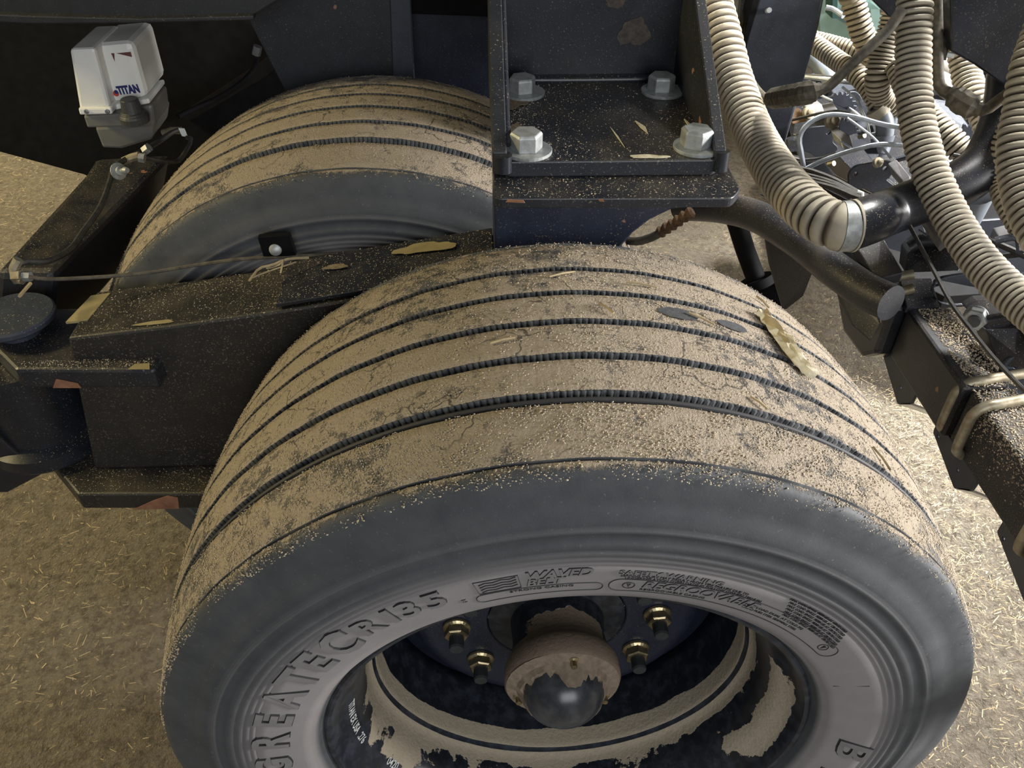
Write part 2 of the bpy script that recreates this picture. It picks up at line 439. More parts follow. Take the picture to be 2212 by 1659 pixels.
# ------------------------------------------------------------------ floor and shed wall
def build_floor():
    xs = np.concatenate([np.linspace(-6, -2, 12), np.linspace(-1.9, 2.4, 130), np.linspace(2.5, 7, 12)])
    ys = np.concatenate([np.linspace(-2, -0.6, 6), np.linspace(-0.5, 4, 130), np.linspace(4.2, 9, 10)])
    X, Y = np.meshgrid(xs, ys, indexing='ij')
    Z = 0.006 * np.sin(X * 5.1 + 1.7 * np.sin(Y * 3)) * np.sin(Y * 4.3) + RNG.normal(0, 0.0015, X.shape) - 0.008
    v = np.stack([X, Y, Z], 2).reshape(-1, 3); ny = len(ys)
    f = [(i * ny + j, (i + 1) * ny + j, (i + 1) * ny + j + 1, i * ny + j + 1) for i in range(len(xs) - 1) for j in range(ny - 1)]
    return tag(mesh_obj('floor', v, f, M['floor'], smooth=True), kind='structure')
floor = build_floor()
wb = MB()
for k in range(26): wb.box(-6 + k * 0.5, -6 + k * 0.5 + 0.49, 8.9, 9.0, 0, 5)
tag(wb.build('wall_back', 'wall'), kind='structure')

def straw_bits(name, n, rects, lmin, lmax, wmin, wmax, seed, zmax=0.012):
    """flat dry stalk pieces lying on the floor"""
    rng = np.random.default_rng(seed); V = []; F = []
    area_ = np.array([(r[1] - r[0]) * (r[3] - r[2]) * r[4] for r in rects]); area_ = area_ / area_.sum()
    which = rng.choice(len(rects), n, p=area_)
    for i in range(n):
        r = rects[which[i]]
        x = rng.uniform(r[0], r[1]); y = rng.uniform(r[2], r[3])
        l = rng.uniform(lmin, lmax) * (0.5 + rng.random() ** 2); w = rng.uniform(wmin, wmax); a = rng.uniform(0, math.pi)
        if rng.random() < 0.4: a = rng.normal(0.25, 0.5)
        dx, dy = math.cos(a) * l / 2, math.sin(a) * l / 2; px, py = -math.sin(a) * w / 2, math.cos(a) * w / 2
        z = 0.002 + rng.random() * zmax; t = rng.normal(0, 0.12) * l; k = len(V); h = w * 0.35
        V += [(x - dx - px, y - dy - py, z - t), (x - dx + px, y - dy + py, z - t), (x + dx + px, y + dy + py, z + t), (x + dx - px, y + dy - py, z + t),
              (x - dx, y - dy, z - t + h), (x + dx, y + dy, z + t + h)]
        F += [(k, k + 3, k + 5, k + 4), (k + 1, k + 4, k + 5, k + 2), (k, k + 1, k + 2, k + 3), (k, k + 4, k + 1), (k + 3, k + 2, k + 5)]
    o = mesh_obj(name, V, F, M['straw']); return o
tag(straw_bits('straw_litter', 16000, [(-1.0, -0.35, -0.1, 0.75, 0.5), (-1.3, -0.75, 0.35, 1.2, 1.6), (0.45, 1.35, -0.1, 1.3, 5.0), (0.6, 1.5, 0.45, 1.2, 4.0), (0.2, 1.6, 1.2, 2.6, 1.6), (-2.6, -1.0, 1.4, 3.0, 1.6)],
               0.005, 0.020, 0.0006, 0.0021, 5), 'chopped yellow straw and chaff littering the dirt floor', 'straw', kind='stuff')

# ------------------------------------------------------------------ wheels
YC, SP, RT, KC = 0.199, 0.0562, 0.508, 0.53
def tread_r(y): return RT - KC * (y - YC) ** 2
def tyre_profile():
    """(radius, y, dust, inner, slit) from the near bead over the tread to the far bead"""
    P = []
    near = [(0.300, 0.016, 0.0), (0.307, 0.006, 0.0), (0.312, -0.001, 0.9), (0.3175, -0.004, 1), (0.319, -0.0068, 1), (0.326, -0.0085, 1),
            (0.338, -0.0115, 1), (0.352, -0.0135, 1), (0.366, -0.0152, 1), (0.3760, -0.0162, 1), (0.3775, -0.0150, .8), (0.3790, -0.0164, .8),
            (0.3825, -0.0168, .6), (0.3840, -0.0155, .5), (0.3855, -0.0170, .5), (0.3900, -0.0174, .4), (0.3915, -0.0160, .35), (0.393, -0.0175, .3),
            (0.399, -0.0178, .2), (0.4005, -0.0158, .15), (0.403, -0.0176, .1), (0.411, -0.0168, .05), (0.413, -0.0152, 0), (0.4225, -0.0146, 0),
            (0.4245, -0.0158, .1), (0.4275, -0.0155, .15), (0.4295, -0.0138, .1), (0.433, -0.0140, 0), (0.4365, -0.0122, 0), (0.447, -0.0105, 0), (0.4490, -0.0088, 0),
            (0.462, -0.0062, 0), (0.474, -0.0022, 0), (0.4812, 0.0005, 0), (0.4855, 0.0030, 0)]
    for r, y, i in near:
        d = 0.0 if r < 0.470 else (r - 0.470) / 0.0155 * 0.72
        P.append((r, y, d, i, 0))
    # tread
    grooves = [(YC - 2 * SP, 0.0074, 0.011), (YC - SP, 0.0044, 0.010), (YC, 0.0044, 0.010), (YC + SP, 0.0044, 0.010), (YC + 2 * SP, 0.0044, 0.010)]
    thin = 0.0145
    ys = [0.007, 0.0105]
    def put(y, drop=0, d=1.0, slit=0): P.append((tread_r(y) - drop, y, d, 0, slit))
    put(0.007, 0, 0.80); put(0.0105, 0, 0.9)
    put(thin - 0.0019, 0, 0.9); put(thin - 0.0016, 0.0004, 0.1); put(thin - 0.0012, 0.008, 0); put(thin + 0.0012, 0.008, 0); put(thin + 0.0016, 0.0004, 0.1); put(thin + 0.0019, 0, 0.95)
    cur = thin + 0.0019
    for gy, hw, dep in grooves:
        for y in np.linspace(cur, gy - hw - 0.0012, 6)[1:]: put(y)
        put(gy - hw, 0.0016, 0.55, 1)
        put(gy - hw + 0.0016, dep, 0, 1); put(gy + hw - 0.0022, dep, 0, 2)
        put(gy + hw - 0.0006, 0.0022, 0.05, 2); put(gy + hw, 0.0012, 0.5, 2)
        cur = gy + hw + 0.0012; put(cur)
    for y in np.linspace(cur, 2 * YC - 0.0159, 4)[1:]: put(y)
    t2 = 2 * YC - thin
    put(t2 - 0.0010, 0.007, 0); put(t2 + 0.0010, 0.007, 0); put(t2 + 0.0014, 0, .9); put(2 * YC - 0.007, 0, .8)
    for r, y, i in reversed(near):
        d = 0.0 if r < 0.470 else (r - 0.470) / 0.0155 * 0.72
        P.append((r, 2 * YC - y, d, i, 0))
    return np.array(P)
def build_tyre_mesh():
    P = tyre_profile(); n = len(P); N = 1470
    th = np.arange(N) * 2 * math.pi / N
    rng = np.random.default_rng(11)
    R = np.repeat(P[:, 0][None], N, 0); Y = np.repeat(P[:, 1][None], N, 0)
    slit = np.repeat(P[:, 4][None], N, 0)
    col3 = (np.arange(N) % 3 == 0)[:, None]
    # fine sipes cut into both walls of every groove, with ragged edges
    Y = np.where((slit == 2) & col3, Y + 0.0012, Y); Y = np.where((slit == 1) & col3, Y - 0.0012, Y)
    rag = rng.normal(0, 0.0004, (N // 3, n)).repeat(3, 0)
    Y = Y + np.where(slit > 0, rag, 0)
    wav = 0.0003 * np.sin(th * 37)[:, None] * (P[:, 2] > 0.7)[None]
    R = R + wav + rng.normal(0, 0.00010, R.shape) * (P[:, 2] > 0.5)[None]
    X = R * np.cos(th)[:, None]; Z = R * np.sin(th)[:, None]
    v = np.stack([X, Y, Z], 2).reshape(-1, 3)
    i = np.arange(N)[:, None]; j = np.arange(n - 1)[None]; i2 = (i + 1) % N
    f = np.stack([i * n + j, i2 * n + j, i2 * n + j + 1, i * n + j + 1], 2).reshape(-1, 4)
    me = bpy.data.meshes.new('tyre')
    me.vertices.add(len(v)); me.vertices.foreach_set('co', v.astype(np.float32).ravel())
    me.loops.add(f.size); me.loops.foreach_set('vertex_index', f.astype(np.int32).ravel())
    me.polygons.add(len(f)); me.polygons.foreach_set('loop_start', np.arange(0, f.size, 4, dtype=np.int32))
    me.update(calc_edges=True)
    me.polygons.foreach_set('use_smooth', [True] * len(f))
    cc = ((slit > 0) & col3).astype(np.float32).ravel()
    a = me.attributes.new('sipe', 'FLOAT', 'POINT'); a.data.foreach_set('value', cc)
    dd = np.repeat(P[:, 2][None], N, 0).ravel(); ii = np.repeat(P[:, 3][None], N, 0).ravel()
    a = me.attributes.new('dust', 'FLOAT', 'POINT'); a.data.foreach_set('value', dd.astype(np.float32))
    a = me.attributes.new('inner', 'FLOAT', 'POINT'); a.data.foreach_set('value', ii.astype(np.float32))
    me.materials.append(M['tyre'])
    return me
tyre_me = build_tyre_mesh()
SW = np.array([(0.300, 0.016), (0.312, -0.001), (0.319, -0.0068), (0.326, -0.0085), (0.338, -0.0115), (0.352, -0.0135), (0.366, -0.0152), (0.376, -0.0162), (0.42, -0.0160)])
def side_y(r): return np.interp(r, SW[:, 0], SW[:, 1])

RIMP = [  # (radius, y, mud)
    (0.2985, 0.0300, -.4), (0.3030, 0.0160, -.4), (0.3022, 0.0118, -.4), (0.2990, 0.0098, -.4), (0.2945, 0.0110, -.4), (0.2915, 0.0160, -.4), (0.2900, 0.0240, -.35),
    (0.2860, 0.0320, -.2), (0.2760, 0.0440, -.17), (0.2680, 0.0560, -.15), (0.2640, 0.0700, -.13), (0.2620, 0.0850, -.10), (0.2600, 0.0990, -.02), (0.2590, 0.1060, 0.22), (0.2565, 0.1130, 0.26), (0.2540, 0.1160, 0.26), (0.2535, 0.1172, -.25), (0.2510, 0.1222, -.25), (0.2500, 0.1235, .26), (0.2490, 0.1300, .28), (0.2470, 0.1450, .24), (0.2462, 0.1500, -.05),
    (0.2455, 0.1600, -.4), (0.2440, 0.1850, -.4), (0.2420, 0.2000, -.4), (0.2400, 0.2250, -.4)]
RP = np.array(RIMP)
def rim_mesh():
    N = 240; n = len(RIMP); V = []; A = []; F = []
    for k in range(N):
        t = 2 * math.pi * k / N
        low = 0.5 + 0.5 * math.cos(t + math.pi / 2)      # 1 at the bottom, where splashes dried
        for r, y, m_ in RIMP:
            V.append((r * math.cos(t), y, r * math.sin(t))); A.append(m_ + 0.06 * low - 0.03 + (0.27 * max(0, math.cos(t)) ** 6 if y < 0.06 and r < 0.292 else 0) + (0.10 * max(0, -math.cos(t)) if y > 0.05 and y < 0.115 else 0))
    for k in range(N):
        l = (k + 1) % N
        for i in range(n - 1): F.append((k * n + i, k * n + i + 1, l * n + i + 1, l * n + i))
    o = mesh_obj('rim', V, F, M['rim'], None, True, {'mud': A})
    s = o.modifiers.new('thickness', 'SOLIDIFY'); s.thickness = 0.008; s.offset = 1
    return o
NUT_A = [math.radians(3.4 + 36 * k) for k in range(10)]
def wheel(origin, label, front):
    """complete wheel; origin is the axle point in the plane of the near tread edge"""
    root = empty('tractor_wheel', (origin[0], origin[1], 0.0), label, 'wheel')
    ax = Vector((origin[0], origin[1], RT))
    def put(o, name=None):
        o.parent = root; o.location = (0, 0, RT); return o
    ty = bpy.data.objects.new('tyre', tyre_me); COL.objects.link(ty); put(ty)
    put(rim_mesh())
    # wheel disc: shallow dish with the hub bore
    disc = MB(); prof = [(0.098, 0.186), (0.100, 0.1835), (0.104, 0.183), (0.178, 0.183), (0.186, 0.1835), (0.196, 0.188), (0.204, 0.196), (0.212, 0.206), (0.2405, 0.222), (0.2405, 0.232), (0.208, 0.216), (0.19, 0.196), (0.098, 0.194)]
    disc.lathe([(r, y) for r, y in prof], (0, 0, 0), (0, 1, 0), 96, False)
    put(disc.build('wheel_disc', 'black_blue', None, True))
    # nuts: flanged, yellow zinc, each on its stud
    for a in NUT_A:
        c = (0.1425 * math.cos(a), 0.183, 0.1425 * math.sin(a))
        mb = MB(); mb.lathe([(0.0195, 0), (0.0205, 0.002), (0.0198, 0.0045), (0.0165, 0.007)], c, (0, -1, 0), 24)
        hexnut(mb, (c[0], c[1] - 0.006, c[2]), (0, -1, 0), 0.030, 0.013, a + 0.3)
        nut = put(mb.build('lug_nut', 'yellow_zinc'))
        st = MB(); st.lathe([(0.0105, 0), (0.0105, 0.031), (0.0093, 0.034)], (c[0], c[1] - 0.004, c[2]), (0, -1, 0), 16)
        s = st.build('stud', 'stud'); s.parent = nut; s['label'] = 'dark steel stud'
    # hub barrel reaching out of the bore, with dried mud over its crown
    pr = [(0.097, 0.196), (0.097, 0.1845), (0.066, 0.1800), (0.064, 0.150), (0.066, 0.128), (0.074, 0.116), (0.0775, 0.108), (0.078, 0.086), (0.0755, 0.082), (0.050, 0.0815)]
    N = 96; V = []; F = []; A = []
    for k in range(N):
        t = 2 * math.pi * k / N
        for r, y in pr:
            rr = r
            if y < 0.12 and r > 0.06 and front: rr = r * (1 - 0.025 * max(0, math.cos(2 * t + 1.2)))
            V.append((rr * math.cos(t), y, rr * math.sin(t)))
            d = 0.45 if y < 0.118 else (0.34 - abs(math.atan2(math.sin(t - 1.35), math.cos(t - 1.35))) * 0.42 if y < 0.179 else -0.6)
            A.append(d)
    n = len(pr)
    for k in range(N):
        l = (k + 1) % N
        for i in range(n - 1): F.append((k * n + i, k * n + i + 1, l * n + i + 1, l * n + i))
    put(mesh_obj('hub', V, F, M['hub'], None, True, {'mud': A}))
    # domed grease cap with three small bolts in ears of dried mud
    cap = MB(); cp = [(0.0575, 0.0), (0.057, 0.004)] + [(0.0545 * math.cos(t), 0.006 + 0.047 * math.sin(t)) for t in np.linspace(0, math.pi / 2 * 0.985, 14)]
    cap.lathe(cp, (0, 0.0815, 0), (0, -1, 0), 64)
    put(cap.build('hub_cap', 'dome', None, True))
    for a in (80, 200, 335):
        t = math.radians(a); c = (0.0625 * math.cos(t), 0.082, 0.0625 * math.sin(t))
        mb = MB(); mb.lathe([(0.0085, 0), (0.008, 0.003), (0.0045, 0.0045)], c, (0, -1, 0), 12); mb.lathe([(0.0042, 0.003), (0.0042, 0.012), (0.0036, 0.013)], c, (0, -1, 0), 10)
        put(mb.build('cap_bolt', 'yellow_zinc'))
    # stub axle into the arm
    sh = 1 if front else -1
    mb = MB(); mb.lathe([(0.05, 0), (0.05, 0.21)], (0, 0.215 if front else 0.0, 0), (0, 1, 0) if front else (0, -1, 0), 32)
    if front: put(mb.build('stub_axle', 'black', None, True))
    return root, put, ty
front, put_front, front_tyre = wheel((0.0, 0.0), 'front wide dust-caked tyre on a deep black rim with a domed hub cap', True)

def bare_spot(cen, la, lb):
    c = Vector(cen); a0 = math.atan2(c.z - RT, c.x); r_ = random.Random(int(la * 1e5)); V = [(0, 0)]; n = 36
    for k in range(n):
        t = 2 * math.pi * k / n; q = r_.uniform(0.93, 1.06); V.append((la * math.cos(t) * q, lb * math.sin(t) * q))
    P = []
    for u, w in V:
        y = c.y + w; a = a0 - u / RT; r = tread_r(y) + 0.0014; P.append((r * math.cos(a), y, r * math.sin(a)))
    o = mesh_obj('bare_spot', P, [(0, k + 1, (k + 1) % n + 1) for k in range(n)], M['letter_edge'] if False else M['bare_rubber']); put_front(o); o['label'] = 'bare dark oval in the dust'
M['bare_rubber'] = simple('bare_tread_rubber', (0.075, 0.078, 0.082), 0.7, 0, 0.5, 260, 0.4)
for cen, la, lb in zip([(0.1168, 0.2274, 1.0019), (0.1792, 0.2288, 0.9827)], (0.024, 0.019), (0.0105, 0.0085)): bare_spot(cen, la, lb)
# collar of dried mud round the grease cap, reaching over it at the bolts
V = []; F = []; r_ = random.Random(8); nA = 90
for k in range(nA):
    t = 2 * math.pi * k / nA; lob = 0
    for b_ in (80, 200, 335):
        dd = (math.degrees(t) - b_ + 180) % 360 - 180; lob += math.exp(-(dd / 17) ** 2)
    ri = 0.0545 - 0.0075 * min(lob, 1) + r_.uniform(-0.0012, 0.0012)
    dome_y = lambda r: 0.0815 - 0.006 - 0.047 * math.sqrt(max(0, 1 - (r / 0.0545) ** 2))
    for r, y in ((0.0755, 0.0822), (0.070, 0.0800), (0.062, 0.0775), (ri + 0.0035, min(0.0775, dome_y(min(ri + 0.0035, 0.0544)) - 0.0022)), (ri, dome_y(min(ri, 0.0544)) - 0.0014), (ri - 0.001, dome_y(min(ri - 0.001, 0.0544)) + 0.001)):
        V.append((r * math.cos(t), y + r_.uniform(-0.0005, 0.0005), r * math.sin(t)))
for k in range(nA):
    l = (k + 1) % nA
    for i in range(5): F.append((k * 6 + i, k * 6 + i + 1, l * 6 + i + 1, l * 6 + i))
M['mud'] = simple('dried_mud', (0.27, 0.205, 0.145), 0.95, 0, 0.35, 120, 0.5)
put_front(mesh_obj('mud_collar', V, F, M['mud'], None, True))

# raised writing on the front side wall
def arc_text(parts, name, parent, label=None):
    """raised characters following the side wall: a wide dirty edge below, the paler face above"""
    for txt, size, a0, r0, ext, shear, xs, off in parts:
        V = []; F = []; MI = []
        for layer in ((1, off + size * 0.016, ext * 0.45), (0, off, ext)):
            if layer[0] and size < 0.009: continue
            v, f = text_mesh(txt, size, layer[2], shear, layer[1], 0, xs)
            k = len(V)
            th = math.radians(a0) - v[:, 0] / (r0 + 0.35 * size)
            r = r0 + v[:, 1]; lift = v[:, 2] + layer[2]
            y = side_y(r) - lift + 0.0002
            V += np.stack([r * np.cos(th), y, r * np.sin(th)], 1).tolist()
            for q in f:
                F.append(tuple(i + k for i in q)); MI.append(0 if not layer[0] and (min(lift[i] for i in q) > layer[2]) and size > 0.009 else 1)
        o = mesh_obj(name, V, F, None, None, False, None, [M['letter'], M['letter_edge']], MI)
        o.parent = parent
        if label: o['label'] = label
BIG = [('G', 182.5), ('R', 172.6), ('E', 164.2), ('A', 156.8), ('T', 149.3), ('E', 143.0), ('C', 136.8)]
arc_text([(c, 0.057, a, 0.3415, 0.0013, 0, 1.0, 0.0017) for c, a in BIG], 'raised_letter', front_tyre)
arc_text([(c, 0.037, a, 0.3500, 0.0011, 0, 1.3, 0.0008) for c, a in (('R', 129.2), ('1', 124.1), ('3', 120.6), ('5', 116.0))], 'raised_numeral', front_tyre)
arc_text([('z', 0.012, 110.6, 0.343, 0.0005, 0, 1, 0)], 'raised_mark', front_tyre)
arc_text([('WAVED', 0.0175, 99.6, 0.3640, 0.0007, 0.25, 1.05, 0.0004), ('BELT', 0.0160, 99.6, 0.3520, 0.0007, 0.25, 1.05, 0.0004), ('STRONG CASING', 0.005, 102.5, 0.3435, 0.0004, 0, 1.6, 0)], 'raised_motto', front_tyre)
arc_text([('REGROOVABLE', 0.0165, 81.0, 0.3425, 0.0007, 0.2, 1.12, 0.0002), ('REGROOVABLE CASING', 0.005, 81.0, 0.3365, 0.0004, 0, 1.3, 0)], 'raised_note', front_tyre)
arc_text([('SAFETY WARNING', 0.0095, 85.4, 0.3655, 0.0006, 0, 1.35, 0.0001),
          ('SERIOUS INJURY MAY RESULT FROM TIRE FAILURE DUE TO', 0.0052, 85.0, 0.361, 0.0004, 0, 1.0, 0), ('UNDERINFLATION OVERLOADING FOLLOW OWNERS MANUAL', 0.0052, 84.2, 0.3565, 0.0004, 0, 1.0, 0)], 'raised_warning', front_tyre)
arc_text([('MAX. LOAD SINGLE 10200 LBS AT 120 PSI COLD', 0.0050, 57 - i * 0.5, 0.3765 - i * 0.0050, 0.0004, 0, 0.9, 0) for i in range(6)] +
         [('MAX LOAD DUAL AT COLD PSI', 0.0050, 62, 0.3455, 0.0004, 0, 1.2, 0), ('TREAD PLIES STEEL SIDEWALL STEEL', 0.0045, 62, 0.340, 0.0004, 0, 1.1, 0)], 'raised_load_text', front_tyre)
arc_text([('B', 0.062, 3.0, 0.338, 0.0014, 0.35, 1.2, 0.0009), ('R', 0.062, -9.5, 0.338, 0.0014, 0.35, 1.0, 0.0009)], 'raised_letter', front_tyre)
def arc_line(pts, w=0.0006, h=0.0009):
    """a moulded line on the side wall, given as (degrees, radius) points"""
    P = []
    for a, r in pts:
        t = math.radians(a); P.append((r * math.cos(t), float(side_y(r)), r * math.sin(t)))
    return P
def capsule(a0, a1, ra, rb, n=24):
    up = [(a, rb) for a in np.linspace(a0, a1, n)]; dn = [(a, ra) for a in np.linspace(a1, a0, n)]
    rm = (ra + rb) / 2; h = (rb - ra) / 2; dg = math.degrees(h / rm)
    c1 = [(a1 - dg * math.sin(t), rm + h * math.cos(t)) for t in np.linspace(0, math.pi, 9)[1:-1]]
    c0 = [(a0 + dg * math.sin(t), rm - h * math.cos(t)) for t in np.linspace(0, math.pi, 9)[1:-1]]
    return up + c1 + dn + c0
lines = MB()
for ca in ((84.5, 38.5, 0.3335, 0.3560), (107.0, 88.5, 0.3345, 0.3490)):
    lines.tube(arc_line(capsule(*ca)), 0.0007, 6, closed=True)
# emblem: a framed block of slanted waves
fr = [(107.2, 0.3515), (107.2, 0.3735), (100.4, 0.3735), (100.4, 0.3515)]
lines.tube(arc_line(fr), 0.0008, 6, closed=True)
for k in range(4):
    r0 = 0.3535 + k * 0.0045
    lines.tube(arc_line([(106.6, r0), (105.6, r0 + 0.0022), (104.4, r0 + 0.001), (103.0, r0 + 0.0032), (101.8, r0 + 0.002), (100.8, r0 + 0.0042)]), 0.0009, 6)
for a in (81.5 + 1.6, 40.2):
    lines.tube(arc_line([(a + 1.0 * math.cos(t), 0.3447 + 0.0055 * math.sin(t)) for t in np.linspace(0, 2 * math.pi, 17)[:-1]]), 0.0007, 6, closed=True)
    lines.tube(arc_line([(a + 0.3, 0.3475), (a - 0.2, 0.3475), (a, 0.342)]), 0.0009, 6, closed=True)
lines.tube(arc_line([(24.5, 0.327), (23.2, 0.365)]), 0.0007, 6)
ln = lines.build('moulded_lines', 'letter_edge', None, True); ln.parent = front_tyre
# small rib lying in the outermost groove of the front tyre
rb = MB(); gy = YC - 2 * SP - 0.0015
for i in range(1): rb.tube([((tread_r(gy) - 0.0035) * math.cos(t), gy, (tread_r(gy) - 0.0035) * math.sin(t)) for t in np.linspace(0, 2 * math.pi, 361)[:-1]], 0.0032, 8, closed=True)
g = rb.build('groove_rib', M['letter_edge'], None, True); put_front(g)
# stencilled numbers inside the rim
def rim_text(txt, size, a0, y0, name, xs=1.0):
    v, f = text_mesh(txt, size, 0.0001, 0, 0.0002, 0, xs)
    order = np.argsort(RP[:, 1]); yy = RP[order, 1]; rr = RP[order, 0]
    yv = y0 + v[:, 1]                                # tops of the letters point into the wheel
    th = math.radians(a0) + v[:, 0] / 0.272
    r = np.interp(yv, yy, rr) - 0.0010 - v[:, 2]
    P = np.stack([r * np.cos(th), yv, r * np.sin(th)], 1)
    put_front(mesh_obj(name, P.tolist(), [tuple(q) for q in f], M['white_print']))['label'] = 'small white stencilled characters'
rim_text('TITAN EX USA  .276', 0.0125, 172.0, 0.043, 'stencil_text', 0.92)
rim_text('0420', 0.0130, 207.5, 0.046, 'stencil_number', 0.92)

rear, put_rear, rear_tyre = wheel((-0.278, 0.592), 'rear wide tyre with dusty tan tread standing behind the black arm', False)

# loose crumbs on the treads
def tread_crumbs(root, n, a0, a1, seed, y0=0.002, y1=0.395, right_bias=0.0):
    rng = np.random.default_rng(seed)
    a = np.radians(rng.uniform(a0, a1, n)); y = rng.uniform(y0, y1, n)
    near = rng.random(n) < 0.35; y = np.where(near, rng.uniform(-0.004, 0.085, n), y)
    clump = (np.sin(a * 31 + y * 40) * np.sin(y * 95 + a * 17) + 0.5 * np.sin(a * 83) * np.sin(y * 230)) + rng.normal(0, .35, n)
    g = np.min(np.abs(y[:, None] - (YC + SP * np.arange(-2, 3))[None]), 1) > 0.0075
    keep = (clump > -0.25) & g & (np.abs(y - 0.0145) > 0.0015)
    a, y = a[keep], y[keep]; r = tread_r(np.maximum(y, 0.0)) + 0.0006 - np.where(y < 0.004, (0.004 - y) * 0.6, 0)
    pts = np.stack([r * np.cos(a), y, r * np.sin(a) + RT], 1) + np.array(root.location)
    return crumbs('dust_crumbs', pts, 0.0003, 0.0012, 'crumb', root, 0.7, seed)
tread_crumbs(front, 60000, 18, 172, 21)
tread_crumbs(rear, 9000, 60, 150, 22)

# ------------------------------------------------------------------ walking arm between the wheels
arm = empty('wheel_arm', (-0.4, 0.43, 0.58), 'heavy black box-section arm running between the two tyres', 'arm')
mb = MB(); mb.prism([(-0.664, 0.43, 0.838), (-0.525, 0.43, 0.854), (-0.374, 0.43, 0.876), (-0.077, 0.43, 0.925), (-0.077, 0.43, 0.584), (-0.708, 0.43, 0.584)], (0, 0.115, 0))
mb.build('box_beam', 'black_brown', arm, bev=0.004)
mb = MB(); mb.prism([(-0.374, 0.433, 0.880), (-0.08, 0.433, 0.929), (-0.08, 0.543, 0.929), (-0.374, 0.543, 0.880)], (0, 0, 0.006))
mb.build('doubler_plate', 'black_dusty', arm, bev=0.001)
# upper and lower clevis plates at the pivot end
mb = MB(); mb.prism([(-0.97, 0.47, 0.800), (-0.80, 0.47, 0.800), (-0.742, 0.412, 0.800), (-0.550, 0.404, 0.800), (-0.546, 0.446, 0.800), (-0.546, 0.56, 0.800), (-0.97, 0.56, 0.800)], (0, 0, -0.034))
mb.build('upper_clevis', 'black_dusty', arm, bev=0.005)
mb = MB(); mb.prism([(-0.802, 0.470, 0.584), (-0.716, 0.378, 0.584), (-0.520, 0.372, 0.584), (-0.520, 0.545, 0.584), (-0.802, 0.545, 0.584)], (0, 0, -0.034))
mb.build('lower_clevis', 'black_brown', arm, bev=0.004)
mb = MB(); mb.lathe([(0.090, 0.585), (0.094, 0.590), (0.094, 0.612), (0.084, 0.618), (0.076, 0.622), (0.076, 0.735), (0.094, 0.742), (0.094, 0.766)], (-0.80, 0.51, 0), (0, 0, 1), 48)
mb.build('pivot_barrel', 'black', arm, True)
pc = (-0.7706, 0.501, 0.832)
mb = MB(); mb.lathe([(0.03, 0.80), (0.03, 0.819), (0.054, 0.820), (0.0565, 0.823), (0.0565, 0.829), (0.054, 0.832)], (pc[0], pc[1], 0), (0, 0, 1), 48)
mb.build('pin_cap', 'black_grey', arm, True, bev=0)['label'] = 'round faded steel disc on the pivot pin'
# worn patches of bare tan and primer on the arm: thin flakes of paint gone
def flake(pts, d, mat, parent, name='worn_patch'):
    return MB().prism(pts, d).build(name, mat, parent)
mb = MB(); mb.prism([(-0.682, 0.470, 0.8335), (-0.650, 0.468, 0.8375), (-0.640, 0.535, 0.8385), (-0.668, 0.533, 0.8355)], (0, 0, 0.0035)); mb.build('worn_patch', 'bare_patch', arm)['label'] = 'bare tan patch of worn paint'
flake([(-0.556, 0.4045, 0.8005), (-0.586, 0.4055, 0.8005), (-0.580, 0.417, 0.8005), (-0.560, 0.418, 0.8005)], (0, 0, 0.0008), 'bare_patch', arm)
flake([(-0.64, 0.3745, 0.551), (-0.57, 0.3743, 0.551), (-0.566, 0.3743, 0.576), (-0.58, 0.3743, 0.580), (-0.605, 0.3743, 0.570)], (0, -0.0012, 0), 'primer', arm)
flake([(-0.70, 0.4095, 0.768), (-0.66, 0.408, 0.768), (-0.662, 0.408, 0.776), (-0.69, 0.4092, 0.784)], (0, -0.0012, 0), 'primer', arm)
# neighbouring casting at the far left
mb = MB(); mb.prism([(-1.05, 0.43, 0.77), (-0.878, 0.43, 0.77), (-0.79, 0.43, 0.575), (-0.86, 0.43, 0.535), (-1.05, 0.43, 0.535)], (0, 0.10, 0))
mb.build('yoke_plate', 'black', arm, bev=0.004)

# pedestal and mounting bracket that carry the frame
ped = empty('arm_pedestal', (0.03, 0.5, 0.6), 'black steel pedestal with a scalloped edge standing up from the arm', 'pedestal')
arc = [(0.1731, 0.43, 1.0229), (0.1443, 0.43, 1.0195), (0.1194, 0.43, 1.0056), (0.0994, 0.43, 0.9873), (0.0835, 0.43, 0.9638), (0.0735, 0.43, 0.9381)] + [(0.072, 0.43, 0.60)]
mb = MB(); mb.prism([(-0.079, 0.43, 0.60), (-0.079, 0.43, 1.068), (0.200, 0.43, 1.068), (0.200, 0.43, 1.045)] + arc, (0, 0.115, 0)); mb.build('column', 'black_blue', ped, bev=0.003)
out = rounded([(-0.079, 0.349), (0.190, 0.342), (0.205, 0.365), (0.205, 0.66), (-0.079, 0.66)], 0.008)
mb = MB(); mb.prism([(x, y, 1.080) for x, y in out], (0, 0, -0.012)); mb.build('upper_shim', 'black_dusty', ped, bev=0.0015)
for x0, x1 in ((-0.067, -0.045), (0.028, 0.045), (0.065, 0.09)):
    flake([(x0, 0.3488, 1.0760), (x1, 0.3462, 1.0760), (x1 - 0.002, 0.3462, 1.0792), (x0 + 0.003, 0.3488, 1.0792)], (0, -0.0011, 0), 'primer', ped)

